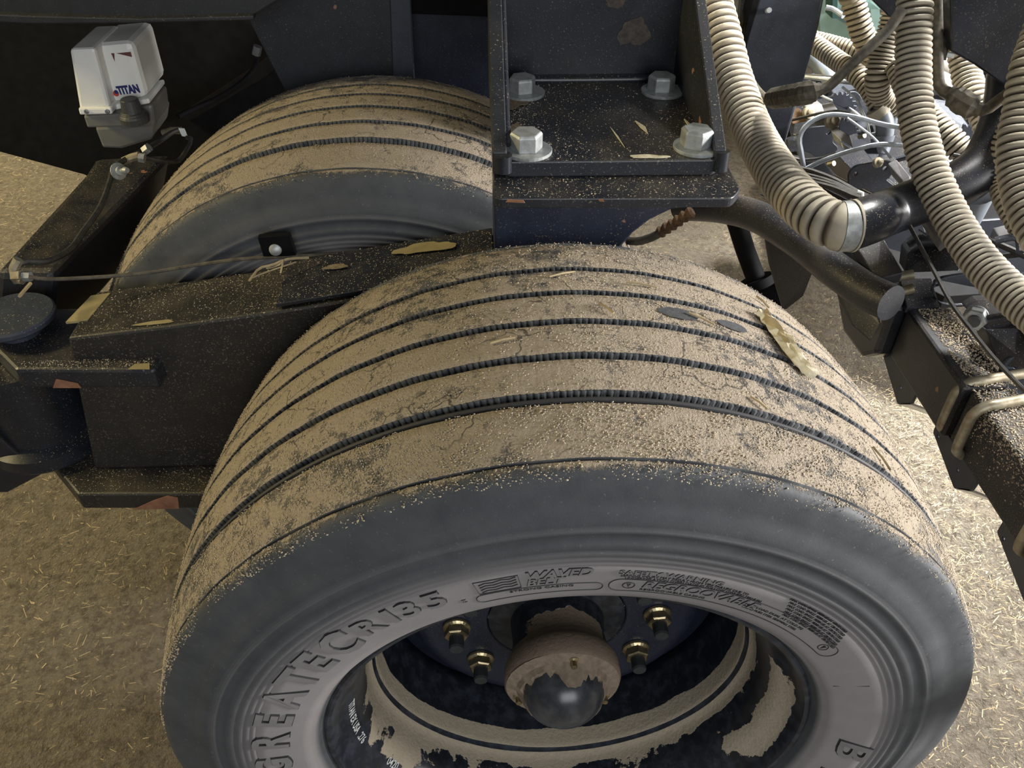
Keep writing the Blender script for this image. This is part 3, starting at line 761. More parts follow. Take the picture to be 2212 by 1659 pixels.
br = empty('mounting_bracket', (0.06, 0.55, 1.08), 'big black welded bracket with four galvanised bolts on its foot plate', 'bracket')
out = rounded([(-0.066, 0.400), (0.180, 0.398), (0.188, 0.408), (0.188, 0.70), (-0.08, 0.70)], 0.005)
mb = MB(); mb.prism([(x, y, 1.1005) for x, y in out], (0, 0, -0.020)); mb.build('foot_plate', 'black_dusty', br, bev=0.002)
def gusset(x, t, name):
    mb = MB(); mb.prism([(x, 0.405, 1.082), (x, 0.405, 1.110), (x, 0.66, 1.262), (x, 0.70, 1.40), (x, 0.715, 1.40), (x, 0.715, 1.082)], (t, 0, 0)); return mb.build(name, 'gusset', br, bev=0.0015)
gusset(-0.080, 0.0165, 'gusset'); gusset(0.179, 0.0140, 'gusset')
MB().box(-0.060, 0.178, 0.73, 1.10, 0.995, 1.50).build('light_block_post', 'black', br, bev=0.004)  # unseen post behind the bracket, added to block door light from the pump
mb = MB(); mb.box(-0.066, 0.187, 0.66, 0.676, 1.10, 1.45); mb.build('back_plate', 'black', br, bev=0.002)
for wp, wr in (([(-0.062, 0.656, 1.103), (0.06, 0.656, 1.1025), (0.176, 0.656, 1.103)], 0.006), ([(-0.068, 0.402, 1.088), (-0.068, 0.402, 1.108)], 0.011), ([(0.188, 0.404, 1.085), (0.188, 0.406, 1.108)], 0.010),
               ([(-0.062, 0.42, 1.112), (-0.062, 0.52, 1.17), (-0.062, 0.65, 1.25)], 0.004)):
    MB().tube(spline(wp, 0.008), wr, 10).build('weld_bead', 'black', br, True)
for i, (x, y, s, ro) in enumerate(((-0.040, 0.428, 1.0, 0.3), (0.163, 0.432, 1.0, 0.9), (-0.036, 0.612, 0.95, 0.5), (0.153, 0.613, 0.95, 0.2))):
    b = MB(); hexnut(b, (x, y, 1.1045), (0, 0, 1), 0.034 * s, 0.0205 * s, ro)
    bo = b.build('bolt', 'zinc', br, bev=0.0008)
    w = MB(); w.lathe([(0.0285, 0), (0.029, 0.0008), (0.029, 0.0035), (0.0283, 0.0042)], (x + 0.002, y - 0.002, 1.1005), (0, 0, 1), 32)
    wo = w.build('washer', 'zinc', None, False); wo.parent = bo; wo.location = -loc_of(br)
pts = []
rng = np.random.default_rng(5)
for k in range(900):
    x = -0.06 + abs(rng.normal(0, 0.10)) if rng.random() < 0.7 else rng.uniform(-0.06, 0.18); y = rng.uniform(0.402, 0.655)
    if -0.062 < x < 0.182: pts.append((x, y, 1.101))
for k in range(700):
    x = -0.06 + abs(rng.normal(0, 0.025)); y = rng.uniform(0.41, 0.655); pts.append((x, y, 1.101))
crumbs('dust_crumbs', pts, 0.0004, 0.0013, 'crumb', br, 0.6, 8)
pts = [(rng.uniform(-0.07, 0.2), rng.uniform(0.352, 0.397), 1.0805) for k in range(160)]
crumbs('dust_crumbs', pts, 0.0004, 0.0012, 'crumb', ped, 0.6, 9)
pts = []
for k in range(1500):
    x = rng.uniform(-0.66, -0.08); y = rng.uniform(0.434, 0.543); z = np.interp(x, [-0.664, -0.525, -0.374, -0.3739, -0.077], [0.8385, 0.8545, 0.8765, 0.887, 0.936]); pts.append((x, y, z))
for k in range(420): pts.append((rng.uniform(-0.74, -0.555), rng.uniform(0.412, 0.43), 0.8008))
for k in range(300): pts.append((rng.uniform(-0.70, -0.45), rng.uniform(0.385, 0.428), 0.5848))
crumbs('dust_crumbs', pts, 0.0004, 0.0013, 'crumb', arm, 0.6, 10)

# ------------------------------------------------------------------ frame tube going back on the left, dark frame above
tube = empty('frame_tube', (-0.8, 0.75, 0.8), 'black square frame tube running back from the arm pivot to the pump', 'beam')
mb = MB(); mb.prism([(-0.7333, 0.5812, 0.85), (-0.823, 0.584, 0.85), (-0.8061, 0.9123, 0.85), (-0.8102, 0.9821, 0.85), (-0.6748, 0.9982, 0.85)], (-0.07, 0, -0.16)); mb.build('square_tube', 'black_dusty', tube, bev=0.012)
M['pump_cover'] = M['white']
pump = empty('actuator_pump', (-0.83, 1.02, 0.86), 'white plastic hydraulic pump unit with grey base strapped on the frame tube', 'pump')
def pump_local(pts): return pts
def frustum(mb, c, w0, d0, z0, w1, d1, z1, chamf=0.0, rot=0.0, shift=(0, 0)):
    """box that tapers upward; chamf cuts the near corner"""
    def ring(w, d, z, s=(0, 0)):
        p = [(-w / 2, -d / 2), (w / 2 - chamf, -d / 2), (w / 2, -d / 2 + chamf), (w / 2, d / 2), (-w / 2, d / 2)] if chamf else [(-w / 2, -d / 2), (w / 2, -d / 2), (w / 2, d / 2), (-w / 2, d / 2)]
        co, si = math.cos(rot), math.sin(rot)
        return [(c[0] + s[0] + x * co - y * si, c[1] + s[1] + x * si + y * co, z) for x, y in p]
    a = ring(w0, d0, z0); b = ring(w1, d1, z1, shift); n = len(a)
    mb.add(a + b, [tuple(range(n - 1, -1, -1)), tuple(range(n, 2 * n))] + [(i, (i + 1) % n, (i + 1) % n + n, i + n) for i in range(n)])
def block(name, pts, depth, mat, parent, bev=0.003):
    return MB().prism(pts, (0, depth, 0)).build(name, mat, parent, bev=bev)
cov = block('cover', [(-0.7962, 0.985, 1.0456), (-0.7528, 0.985, 1.0468), (-0.7577, 0.985, 0.9424), (-0.8144, 0.985, 0.9345)], 0.13, 'white', pump, 0.006)
cov2 = block('cover_body', [(-0.7709, 1.015, 1.0421), (-0.6983, 1.015, 1.0477), (-0.6985, 1.015, 0.948), (-0.7743, 1.015, 0.9368)], 0.125, 'white', pump, 0.012)
block('cover_skirt', [(-0.8122, 0.979, 0.9445), (-0.7534, 0.979, 0.9447), (-0.7546, 0.979, 0.9328), (-0.8131, 0.979, 0.9318)], 0.12, 'white', pump, 0.003)
block('cover_skirt', [(-0.7654, 1.005, 0.9389), (-0.6931, 1.005, 0.9509), (-0.6932, 1.005, 0.9415), (-0.7668, 1.005, 0.9286)], 0.10, 'white', pump, 0.003)
block('base', [(-0.8111, 0.986, 0.9281), (-0.7098, 0.986, 0.9329), (-0.7157, 0.986, 0.9061), (-0.8111, 0.986, 0.9047)], 0.12, 'grey_plastic', pump, 0.004)
block('base_body', [(-0.771, 1.008, 0.9292), (-0.6915, 1.008, 0.9386), (-0.6976, 1.008, 0.8976), (-0.7607, 1.008, 0.8904)], 0.10, 'grey_plastic', pump, 0.006)
block('reservoir', [(-0.8137, 1.02, 0.8914), (-0.7019, 1.02, 0.9007), (-0.7146, 1.02, 0.8666), (-0.7767, 1.02, 0.849), (-0.8115, 1.02, 0.8513)], 0.11, 'grey_plastic', pump, 0.005)
c = (-0.7202, 0.985, 0.93)
c = Vector(c)
mb = MB(); mb.lathe([(0.025, -0.014), (0.026, -0.003), (0.0245, 0.0), (0.0225, 0.002), (0.022, 0.004), (0.0185, 0.006), (0.0155, 0.027), (0.014, 0.029)], c, (0, 0, 1), 24); mb.build('filler_cap', 'dark_plastic', pump, False, 0.001)
for u_ in ((-0.798, 0.9775, 0.939), (-0.7613, 0.9775, 0.9386)):
    MB().lathe([(0.0045, 0), (0.004, 0.0018), (0.002, 0.0022)], u_, (0, -1, 0), 12).build('cover_screw', 'steel', pump)
def flat_text(txt, size, p0, p1, y, name, mat, parent, shear=0.0, xs=1.0, offset=0.0004):
    v, f = text_mesh(txt, size, 0.0003, shear, offset, 0, xs)
    p0 = Vector(p0); p1 = Vector(p1); dr = (p1 - p0); w = v[:, 0].max() - v[:, 0].min(); s = dr.length / w; dr.normalize()
    up = Vector((-dr.z, 0, dr.x))
    V = [p0 + dr * float((a[0] - v[:, 0].min()) * s) + up * float(a[1]) + Vector((0, -float(a[2]), 0)) for a in v]
    return mesh_obj(name, [Vector(q) - loc_of(parent) for q in V], f, M[mat], parent)
flat_text('TITAN', 0.0200, (-0.7481, 1.0135, 0.9559), (-0.7081, 1.0135, 0.9597), 0, 'printed_name', 'navy', pump, 0.0, 1.0, 0.0010)['label'] = 'navy printed capitals'
c = Vector((-0.7521, 1.0142, 0.9574))
MB().lathe([(0.0052, 0), (0.0052, 0.0006)], c, (0, -1, 0), 16).build('printed_dot', 'red', pump)['label'] = 'round red and blue dot'
MB().lathe([(0.0036, 0), (0.0036, 0.0005)], c + Vector((0.001, -0.0006, 0.003)), (0, -1, 0), 12).build('printed_dot', 'navy', pump)
MB().prism([(-0.7398, 1.0145, 1.0285), (-0.7342, 1.0145, 1.0285), (-0.7377, 1.0145, 1.0141)], (0, -0.0003, 0)).build('torn_sticker', 'maroon', pump)
MB().prism([(-0.731, 1.0145, 1.0284), (-0.7054, 1.0145, 1.0306), (-0.7055, 1.0145, 1.0218), (-0.7183, 1.0145, 1.0251)], (0, -0.0003, 0)).build('torn_sticker', 'maroon', pump)
MB().tube(spline([(-0.7062, 1.06, 0.8622), (-0.6872, 1.06, 0.8676), (-0.6696, 1.06, 0.8674)], 0.01), 0.007, 10).build('outlet_fitting', 'dull_zinc', pump, True)
mb = MB().prism([(-0.6709, 1.05, 0.8762), (-0.6598, 1.05, 0.8751), (-0.6577, 1.05, 0.8585), (-0.6678, 1.05, 0.8605)], (0, 0.002, 0)); mb.build('tag', 'paper', pump)['label'] = 'small white paper tag'

def cable(name, pts, r, mat, label, cat='cable', seg=8, step=0.012, group=None):
    root = MB().tube(spline(pts, step), r, seg).build(name, mat, None, True)
    return tag(root, label, cat, group)
b1 = cable('hydraulic_line', [(-0.6694, 1.06, 0.8683), (-0.6806, 1.04, 0.8723), (-0.6977, 1, 0.8696), (-0.7064, 0.95, 0.8766), (-0.7222, 0.9, 0.882), (-0.7235, 0.85, 0.8881), (-0.7172, 0.8, 0.8826), (-0.7156, 0.74, 0.8715), (-0.7232, 0.68, 0.8629), (-0.7277, 0.63, 0.8591), (-0.7397, 0.58, 0.8693), (-0.7533, 0.55, 0.8872), (-0.76, 0.53, 0.8889)], 0.0048, 'wire', 'black hydraulic line running down the frame tube from the pump outlet', 'hose')
cable('hydraulic_line', [(-0.6552, 1.04, 0.8618), (-0.6444, 1.03, 0.8632), (-0.6486, 1.01, 0.8536), (-0.6576, 0.98, 0.8443), (-0.6663, 0.96, 0.849), (-0.6823, 0.93, 0.8676), (-0.699, 0.92, 0.8768), (-0.7138, 0.91, 0.8799)], 0.0042, 'wire', 'thin black line looping from the white tag back to the tee fitting', 'hose')
fit_ = empty('tee_fitting', (-0.7116, 0.905, 0.8821), 'brassy tee fitting where the thin lines meet below the pump', 'fitting')
MB().tube([(-0.7269, 0.905, 0.8771), (-0.7103, 0.905, 0.8839), (-0.6965, 0.905, 0.8871)], 0.0075, 8).build('tee_body', 'dull_zinc', fit_)
MB().tube([(-0.6969, 0.9, 0.886), (-0.6869, 0.9, 0.8841)], 0.0085, 6).build('nut', 'zinc', fit_)
MB().tube([(-0.6966, 0.93, 0.8846), (-0.6865, 0.93, 0.8914)], 0.0085, 6).build('nut', 'zinc', fit_)
an = empty('grease_nipple', (-0.6924, 0.8, 0.9072), 'small bright nipple on a washer set into the frame tube side', 'fitting')
c = Vector((-0.6946, 0.8, 0.9072)); MB().lathe([(0.014, 0), (0.014, 0.002), (0.008, 0.003), (0.008, 0.010), (0.0045, 0.011), (0.0045, 0.02), (0.006, 0.021), (0.004, 0.027)], c, (0.8, -0.5, 0.3), 16).build('nipple', 'zinc', an)

# brake line along the arm with its clamp block
cable('brake_line', [(-0.7244, 0.5, 0.8933), (-0.6986, 0.505, 0.8858), (-0.6356, 0.52, 0.8788), (-0.5761, 0.535, 0.8751), (-0.5115, 0.545, 0.88), (-0.4434, 0.545, 0.8888), (-0.3639, 0.548, 0.8909), (-0.2574, 0.55, 0.8907), (-0.0891, 0.55, 0.8937)], 0.0028, 'dirty_wire', 'thin dark steel line stretched along the back edge of the arm', 'pipe')
cb = empty('line_clamp', (-0.3913, 0.548, 0.9052), 'square black clamp block with a round bolt head on the arm', 'clamp')
MB().prism([(-0.4128, 0.545, 0.9239), (-0.3674, 0.545, 0.9268), (-0.363, 0.545, 0.8934), (-0.4101, 0.545, 0.8897)], (0, 0.010, 0)).build('clamp_plate', 'black_deep', cb, bev=0.001)
MB().lathe([(0.0092, 0), (0.0085, 0.003), (0.005, 0.005), (0.001, 0.0056)], (-0.391, 0.545, 0.9039), (0, -1, 0.25), 20).build('bolt_head', 'zinc', cb, True)
sf = empty('swivel_fitting', (-0.7479, 0.52, 0.8811), 'dull swivel fitting at the left end of the steel line', 'fitting')
MB().tube([(-0.7468, 0.53, 0.9038), (-0.7555, 0.525, 0.8919), (-0.7562, 0.52, 0.8813), (-0.7434, 0.515, 0.8788)], 0.007, 8).build('elbow', 'dull_zinc', sf, True)
MB().tube([(-0.7574, 0.52, 0.8813), (-0.7457, 0.52, 0.8818)], 0.0105, 6).build('nut', 'dull_zinc', sf)
MB().tube([(-0.7444, 0.52, 0.8818), (-0.7335, 0.52, 0.8816)], 0.0075, 6).build('nut', 'zinc', sf)
st = empty('straw_wisp', (-0.3861, 0.5, 0.9039), 'wisp of pale straw caught on the arm below the clamp', 'straw')
MB().tube(spline([(-0.4141, 0.47, 0.8994), (-0.4028, 0.49, 0.9067), (-0.3857, 0.5, 0.9061), (-0.3678, 0.51, 0.9086), (-0.3397, 0.52, 0.9043)], 0.01), 0.0018, 5).build('stalk', 'straw', st)
MB().tube(spline([(-0.3948, 0.495, 0.9034), (-0.3797, 0.5, 0.9037), (-0.3704, 0.5, 0.9133), (-0.3736, 0.485, 0.9017)], 0.01), 0.0014, 5).build('stalk', 'straw', st)
MB().tube(spline([(-0.4103, 0.475, 0.9013), (-0.3929, 0.485, 0.9036), (-0.3544, 0.505, 0.9069)], 0.01), 0.0012, 5).build('stalk', 'straw', st)
st = empty('straw_stalk', (-0.714, 0.47, 0.8922), 'short yellow stalk standing between round disc and frame tube', 'straw')
MB().tube([(-0.7227, 0.46, 0.8878), (-0.7257, 0.5, 0.8827)], 0.0025, 5).build('stalk', 'straw', st)

# overhead frame
cbm = empty('cross_beam', (-0.6635, 0.9, 1.133), 'long dark beam crossing overhead at the top left', 'beam')
mb = MB().prism([(-0.9731, 0.9, 1.1884), (-0.3301, 0.9, 1.1849), (-0.4531, 0.9, 1.119), (-0.6322, 0.9, 1.1161), (-0.8049, 0.9, 1.1145), (-0.8033, 0.9, 1.1229), (-1.0001, 0.9, 1.1298)], (0, 0.22, 0)); mb.build('web', 'gusset', cbm, bev=0.004)
MB().prism([(-0.9885, 0.885, 1.138), (-0.7938, 0.885, 1.1285), (-0.6257, 0.885, 1.1231), (-0.4465, 0.885, 1.126), (-0.4479, 0.885, 1.119), (-0.6277, 0.885, 1.1162), (-0.7983, 0.885, 1.1161), (-0.9922, 0.885, 1.1299)], (0, 0.02, 0)).build('lower_lip', 'gusset', cbm, bev=0.002)
gp = empty('gusset_plate', (-0.3477, 1, 1.0417), 'dark trapezoid gusset plate dropping behind the rear tyre', 'plate')
MB().prism([(-0.4993, 1.06, 1.1475), (-0.5025, 1.06, 1.0718), (-0.4535, 1.06, 0.9256), (-0.2557, 1.06, 0.9234), (-0.2443, 1.06, 1.1462)], (0, 0.012, 0)).build('web_plate', 'gusset', gp, bev=0.002)
MB().prism([(-0.2454, 1.055, 1.1474), (-0.2105, 1.055, 1.1472), (-0.2159, 1.055, 0.9249), (-0.2569, 1.055, 0.9254)], (0, 0.02, 0)).build('edge_flange', 'black_grey', gp, bev=0.002)
MB().tube([(-0.4973, 1.05, 1.0123), (-0.4912, 1.05, 1.027)], 0.008, 8).build('hose_stub', 'grey_plate', gp, True)
sp_ = empty('frame_leg', (-0.1526, 1.2, 0.9762), 'blue-black upright plate between the gusset and the bolted bracket', 'plate')
MB().prism([(-0.2202, 1.14, 1.1269), (-0.24, 1.14, 0.869), (-0.0345, 1.14, 0.8571), (-0.0349, 1.14, 1.1259)], (0, 0.03, 0)).build('upright', 'black_blue', sp_, bev=0.002)
MB().prism([(-0.2157, 1.125, 1.1305), (-0.2211, 1.125, 1.0592), (-0.0353, 1.125, 1.0514), (-0.0354, 1.125, 1.1295)], (0, 0.02, 0)).build('cross_piece', 'black_deep', sp_, bev=0.002)
pn = empty('body_panel', (-0.9716, 1.4, 0.8172), 'large black body panel standing behind the white pump', 'panel')
MB().prism([(-1.5752, 1.42, 0.7819), (-1.2436, 1.42, 0.6687), (-1.0618, 1.42, 0.6064), (-1.0272, 1.42, 0.555), (-1.0122, 1.42, 0.4905)] + [(0.10, 1.42, 0.58), (0.10, 1.42, 1.7), (-1.75, 1.42, 1.7)], (0, 0.04, 0)).build('sheet', 'black_deep', pn, bev=0.004)
MB().prism([(-0.7965, 1.39, 0.7598), (-0.5829, 1.39, 0.8792), (-0.4231, 1.39, 0.9951), (-0.4046, 1.39, 0.9856), (-0.5723, 1.39, 0.8534), (-0.7543, 1.39, 0.7593), (-0.7887, 1.39, 0.7487)], (0, 0.02, 0)).build('brace', 'black_deep', pn)
cable('dark_hose', [(-0.5409, 1.22, 0.9505), (-0.5519, 1.22, 0.9275), (-0.578, 1.2, 0.9067), (-0.6248, 1.18, 0.8844), (-0.666, 1.15, 0.8747), (-0.691, 1.12, 0.8709)], 0.0055, 'black_deep', 'dark hose sweeping up behind the rear tyre from the pump', 'hose', 10)

# ------------------------------------------------------------------ corrugated hoses
def hose(pts, r, pitch, label, name='air_hose', amp=None, clamp=False, seg=28):
    amp = amp or r * 0.125
    K = 6
    path = spline(pts, pitch / K); n = len(path); fr = frames(path)
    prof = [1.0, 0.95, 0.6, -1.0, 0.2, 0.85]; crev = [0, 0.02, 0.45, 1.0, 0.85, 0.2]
    V = []; F = []; A = []
    for i, (p, (t, a, b)) in enumerate(zip(path, fr)):
        q = r + amp * (prof[i % K] - 0.5)
        for k in range(seg):
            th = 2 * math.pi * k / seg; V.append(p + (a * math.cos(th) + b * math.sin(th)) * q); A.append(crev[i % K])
    for i in range(n - 1):
        for k in range(seg):
            l = (k + 1) % seg; F.append((i * seg + k, i * seg + l, (i + 1) * seg + l, (i + 1) * seg + k))
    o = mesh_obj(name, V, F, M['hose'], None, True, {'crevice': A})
    tag(o, label, 'hose')
    return o, path, fr
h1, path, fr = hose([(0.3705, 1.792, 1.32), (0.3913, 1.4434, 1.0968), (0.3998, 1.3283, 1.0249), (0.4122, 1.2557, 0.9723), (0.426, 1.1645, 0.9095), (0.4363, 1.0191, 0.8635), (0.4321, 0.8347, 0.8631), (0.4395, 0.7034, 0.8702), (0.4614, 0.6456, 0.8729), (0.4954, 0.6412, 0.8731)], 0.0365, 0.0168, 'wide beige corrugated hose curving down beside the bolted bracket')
def ring_at(path, fr, i0, i1, r, mat, name, parent, label=None):
    P = path[i0:i1]; o = MB().tube(P, r, 32).build(name, mat, parent, True)
    if label: o['label'] = label
ring_at(path, fr, -10, -4, 0.0400, 'zinc', 'band_clamp', h1, 'bright steel band round the hose end')
ring_at(path, fr, -4, -1, 0.0415, 'hose', 'cuff', h1)
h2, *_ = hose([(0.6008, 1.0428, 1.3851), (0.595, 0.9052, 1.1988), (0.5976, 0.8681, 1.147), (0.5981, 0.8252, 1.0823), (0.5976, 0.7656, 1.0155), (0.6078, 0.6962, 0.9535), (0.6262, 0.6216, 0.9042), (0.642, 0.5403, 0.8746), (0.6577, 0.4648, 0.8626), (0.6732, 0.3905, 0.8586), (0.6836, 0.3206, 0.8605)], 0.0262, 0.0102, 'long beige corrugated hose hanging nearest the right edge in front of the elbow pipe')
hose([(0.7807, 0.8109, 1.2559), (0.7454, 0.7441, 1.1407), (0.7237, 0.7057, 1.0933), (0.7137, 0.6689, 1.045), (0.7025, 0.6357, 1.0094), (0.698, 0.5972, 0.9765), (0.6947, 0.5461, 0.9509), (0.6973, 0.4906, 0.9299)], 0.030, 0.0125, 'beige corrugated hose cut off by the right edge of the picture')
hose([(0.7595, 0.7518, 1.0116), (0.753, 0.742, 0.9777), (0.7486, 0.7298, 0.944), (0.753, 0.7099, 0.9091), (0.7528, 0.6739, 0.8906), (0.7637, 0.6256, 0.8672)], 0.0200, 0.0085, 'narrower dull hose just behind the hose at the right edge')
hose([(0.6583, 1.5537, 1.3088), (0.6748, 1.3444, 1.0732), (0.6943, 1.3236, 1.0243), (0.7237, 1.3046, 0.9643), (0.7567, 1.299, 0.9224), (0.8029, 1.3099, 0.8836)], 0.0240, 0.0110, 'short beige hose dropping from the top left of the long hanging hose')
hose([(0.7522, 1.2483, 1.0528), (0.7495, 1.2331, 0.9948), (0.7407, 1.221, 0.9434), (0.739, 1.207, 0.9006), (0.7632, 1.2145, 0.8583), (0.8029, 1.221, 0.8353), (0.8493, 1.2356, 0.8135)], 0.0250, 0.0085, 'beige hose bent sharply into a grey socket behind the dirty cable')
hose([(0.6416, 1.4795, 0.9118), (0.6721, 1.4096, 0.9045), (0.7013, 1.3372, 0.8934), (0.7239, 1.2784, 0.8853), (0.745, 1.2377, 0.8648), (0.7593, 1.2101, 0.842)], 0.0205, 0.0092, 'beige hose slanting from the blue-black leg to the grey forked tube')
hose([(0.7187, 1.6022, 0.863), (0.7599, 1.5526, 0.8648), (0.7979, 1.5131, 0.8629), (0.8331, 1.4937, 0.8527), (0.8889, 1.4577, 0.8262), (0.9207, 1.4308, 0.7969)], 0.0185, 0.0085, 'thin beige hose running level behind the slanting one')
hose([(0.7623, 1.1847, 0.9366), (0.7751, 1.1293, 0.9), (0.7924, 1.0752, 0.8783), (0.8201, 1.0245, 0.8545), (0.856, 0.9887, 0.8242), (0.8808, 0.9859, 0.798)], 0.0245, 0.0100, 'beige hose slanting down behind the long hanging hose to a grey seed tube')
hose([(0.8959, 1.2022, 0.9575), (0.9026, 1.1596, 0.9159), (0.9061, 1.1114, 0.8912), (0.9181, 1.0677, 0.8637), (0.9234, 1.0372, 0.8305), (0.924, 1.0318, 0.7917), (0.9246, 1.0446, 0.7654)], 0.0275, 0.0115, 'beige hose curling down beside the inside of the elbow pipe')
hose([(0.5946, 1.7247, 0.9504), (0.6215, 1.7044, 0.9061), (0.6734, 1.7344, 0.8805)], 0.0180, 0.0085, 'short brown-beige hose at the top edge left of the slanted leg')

# ------------------------------------------------------------------ black supply pipe with its elbow
sup = empty('supply_pipe', [(0.667, 0.7633, 0.854)][0], 'fat black steel pipe sweeping from the wide hose up into an elbow', 'pipe')
MB().tube(spline([(0.4854, 0.6397, 0.8725), (0.5229, 0.6542, 0.877), (0.5772, 0.7049, 0.8621), (0.6387, 0.7171, 0.88), (0.6933, 0.7308, 0.8973), (0.7375, 0.7526, 0.9215), (0.7681, 0.7874, 0.9581), (0.7884, 0.8294, 1.0003), (0.7967, 0.8606, 1.0313)], 0.012), 0.0385, 32).build('pipe', 'black', sup, True)
for q in ([(0.7317, 0.7358, 0.8799), (0.7456, 0.7496, 0.8247), (0.7529, 0.7544, 0.7948)], ):
    MB().tube(q, [0.030, 0.022, 0.015], 20).build('outlet_spigot', 'grey_tube', sup, True)
hop = empty('hopper_panel', [(0.7715, 0.9529, 1.0782)][0], 'black slanted panel filling the top right corner behind the hoses', 'panel')
MB().prism([(0.6145, 0.82, 1.1989), (0.6574, 0.82, 1.082), (0.7025, 0.82, 1.0613), (0.7539, 0.82, 1.0325), (0.8569, 0.82, 0.9755), (0.7622, 0.82, 1.1981)], (0, 0.03, 0)).build('panel', 'black', hop, bev=0.003)
MB().prism([(0.5829, 1.05, 1.1441), (0.6074, 1.05, 1.1013), (0.6505, 1.05, 1.0695), (0.6748, 1.05, 1.0597), (0.7147, 1.05, 1.0818), (0.7441, 1.05, 1.1432)], (0, 0.02, 0)).build('corner_plate', 'black', hop, bev=0.002)
lg = empty('slanted_leg', [(0.476, 1.0669, 0.9965)][0], 'wide blue-black slanted leg standing behind the wide hose', 'leg')
MB().prism([(0.4982, 1.32, 1.08), (0.4759, 1.32, 0.9131), (0.5271, 1.32, 0.7781), (0.5631, 1.32, 0.6767), (0.6161, 1.32, 0.6876), (0.6279, 1.32, 0.8511), (0.6335, 1.32, 0.9698), (0.628, 1.32, 1.0793)], (0.012, 0.05, 0.0)).build('leg_plate', 'black_grey', lg, bev=0.006)
MB().prism([(0.4822, 1.315, 1.0812), (0.4705, 1.315, 0.9246), (0.4813, 1.315, 0.9097), (0.5013, 1.315, 1.0811)], (0.0, 0.05, 0)).build('leg_flange', 'black_deep', lg, bev=0.002)
bs = empty('grey_strut', [(0.4883, 1.4293, 0.9383)][0], 'thin pale strut rising between the wide hose and the slanted leg', 'strut')
MB().tube([(0.4343, 1.3682, 1.0508), (0.454, 1.3391, 0.9655), (0.4681, 1.3154, 0.9048)], 0.006, 8).build('rod', 'grey_wire', bs, True)
MB().tube([(0.5, 1.4509, 1.0298), (0.498, 1.4266, 0.9391), (0.4946, 1.3971, 0.8458)], 0.012, 8).build('rod', 'black', bs, True)

# ------------------------------------------------------------------ tool bar with its clamps, drawn pipe
bar = empty('tool_bar', (0.68, 0.4, 0.60), 'square black tool bar coated in grain, held by bent round clamps', 'beam')
MB().box(0.636, 0.712, 0.44, 0.655, 0.600, 0.705).build('square_tube', 'black_dusty', bar, bev=0.006)
MB().box(0.650, 0.722, -0.35, 0.44, 0.595, 0.700).build('square_tube', 'grainy', bar, bev=0.006)
MB().box(0.60, 0.69, 0.86, 1.25, 0.61, 0.70).build('square_tube', 'black', bar, bev=0.006)
MB().prism([(0.612, 0.657, 0.706), (0.612, 0.80, 0.69), (0.612, 0.84, 0.60), (0.612, 0.80, 0.55), (0.612, 0.70, 0.56), (0.612, 0.657, 0.60)], (0.09, 0, 0)).build('coupling', 'black', bar, bev=0.010)
MB().prism([(0.632, 0.648, 0.709), (0.69, 0.648, 0.709), (0.69, 0.700, 0.735), (0.632, 0.700, 0.735)], (0, 0, -0.012)).build('welded_tab', 'black', bar, bev=0.002)
def ubolt(y, x0, x1, z0, z1, lean=0.0, r=0.0082):
    R = 0.028
    pts = [(x1 + 0.06, y + 0.02, z1 + 0.008)]
    pts += [(x0 + R, y, z1 + 0.005)]
    for t in np.linspace(0.25, 1, 4): pts.append((x0 + R - (R + 0.006) * math.sin(t * math.pi / 2), y, z1 + 0.005 - R * (1 - math.cos(t * math.pi / 2))))
    pts += [(x0 - 0.006, y - lean, (z0 + z1) / 2)]
    for t in np.linspace(0.2, 1, 4): pts.append((x0 - 0.006 + (R + 0.006) * (1 - math.cos(t * math.pi / 2)), y - lean, z0 + R - 0.006 - R * math.sin(t * math.pi / 2)))
    pts += [(x1, y - lean, z0 - 0.006)]
    return MB().tube(spline(pts, 0.008), r, 12).build('clamp_rod', 'dull_zinc', bar, True)
for y in (0.452, 0.398, 0.205, 0.160, -0.04, -0.09): ubolt(y, 0.643, 0.716, 0.602, 0.702)
def hang(y0, y1, z0, z1, xk):
    o = plate('hanging_plate', rounded([(-y1, z1), (-y1 - 0.0, z1 - 0.026), (-(y0 + 0.035), z0), (-y0, z0 + 0.03), (-y0 + 0.002, z1)], 0.004), [(-(y0 + 0.045), z0 + 0.030, 0.0042), (-(y1 - 0.016), z1 - 0.022, 0.0042)], (xk, 0, 0), (0, -1, 0), (0, 0, 1), 0.005, 'black_grey', bar)
    f = MB().prism([(xk, y0 + 0.03, z0 + 0.002), (xk, y0 + 0.002, z0 + 0.028), (xk + 0.045, y0 - 0.012, z0 + 0.016), (xk + 0.045, y0 + 0.01, z0 - 0.004)], (0.0, 0.0, 0.005)); f.build('bent_foot', 'steel', bar, bev=0.001)
    MB().lathe([(0.030, 0), (0.030, 0.004)], (xk + 0.05, y0 + 0.0, z0 + 0.035), (-1, 0, 0), 24).build('round_backing', 'black_grey', bar)
hang(0.560, 0.700, 0.535, 0.600, 0.648); hang(0.345, 0.480, 0.545, 0.600, 0.650); hang(0.13, 0.265, 0.545, 0.600, 0.652); hang(0.80, 0.90, 0.54, 0.605, 0.63)
pts = []
for k in range(7000):
    y = rng.uniform(-0.1, 0.44) if k % 3 else rng.uniform(0.44, 0.65); x = rng.uniform(0.652, 0.720); pts.append((x, y, 0.7008 if y < 0.44 else 0.7058))
for k in range(3500): pts.append((0.6505, rng.uniform(-0.1, 0.40), 0.70 - abs(rng.normal(0, 0.028))))
crumbs('dust_crumbs', pts, 0.0006, 0.0024, 'crumb', bar, 0.8, 12)
dp = empty('drawn_pipe', [(0.5527, 0.8485, 0.7155)][0], 'round black pipe dropping diagonally from the bracket to the tool bar', 'pipe')
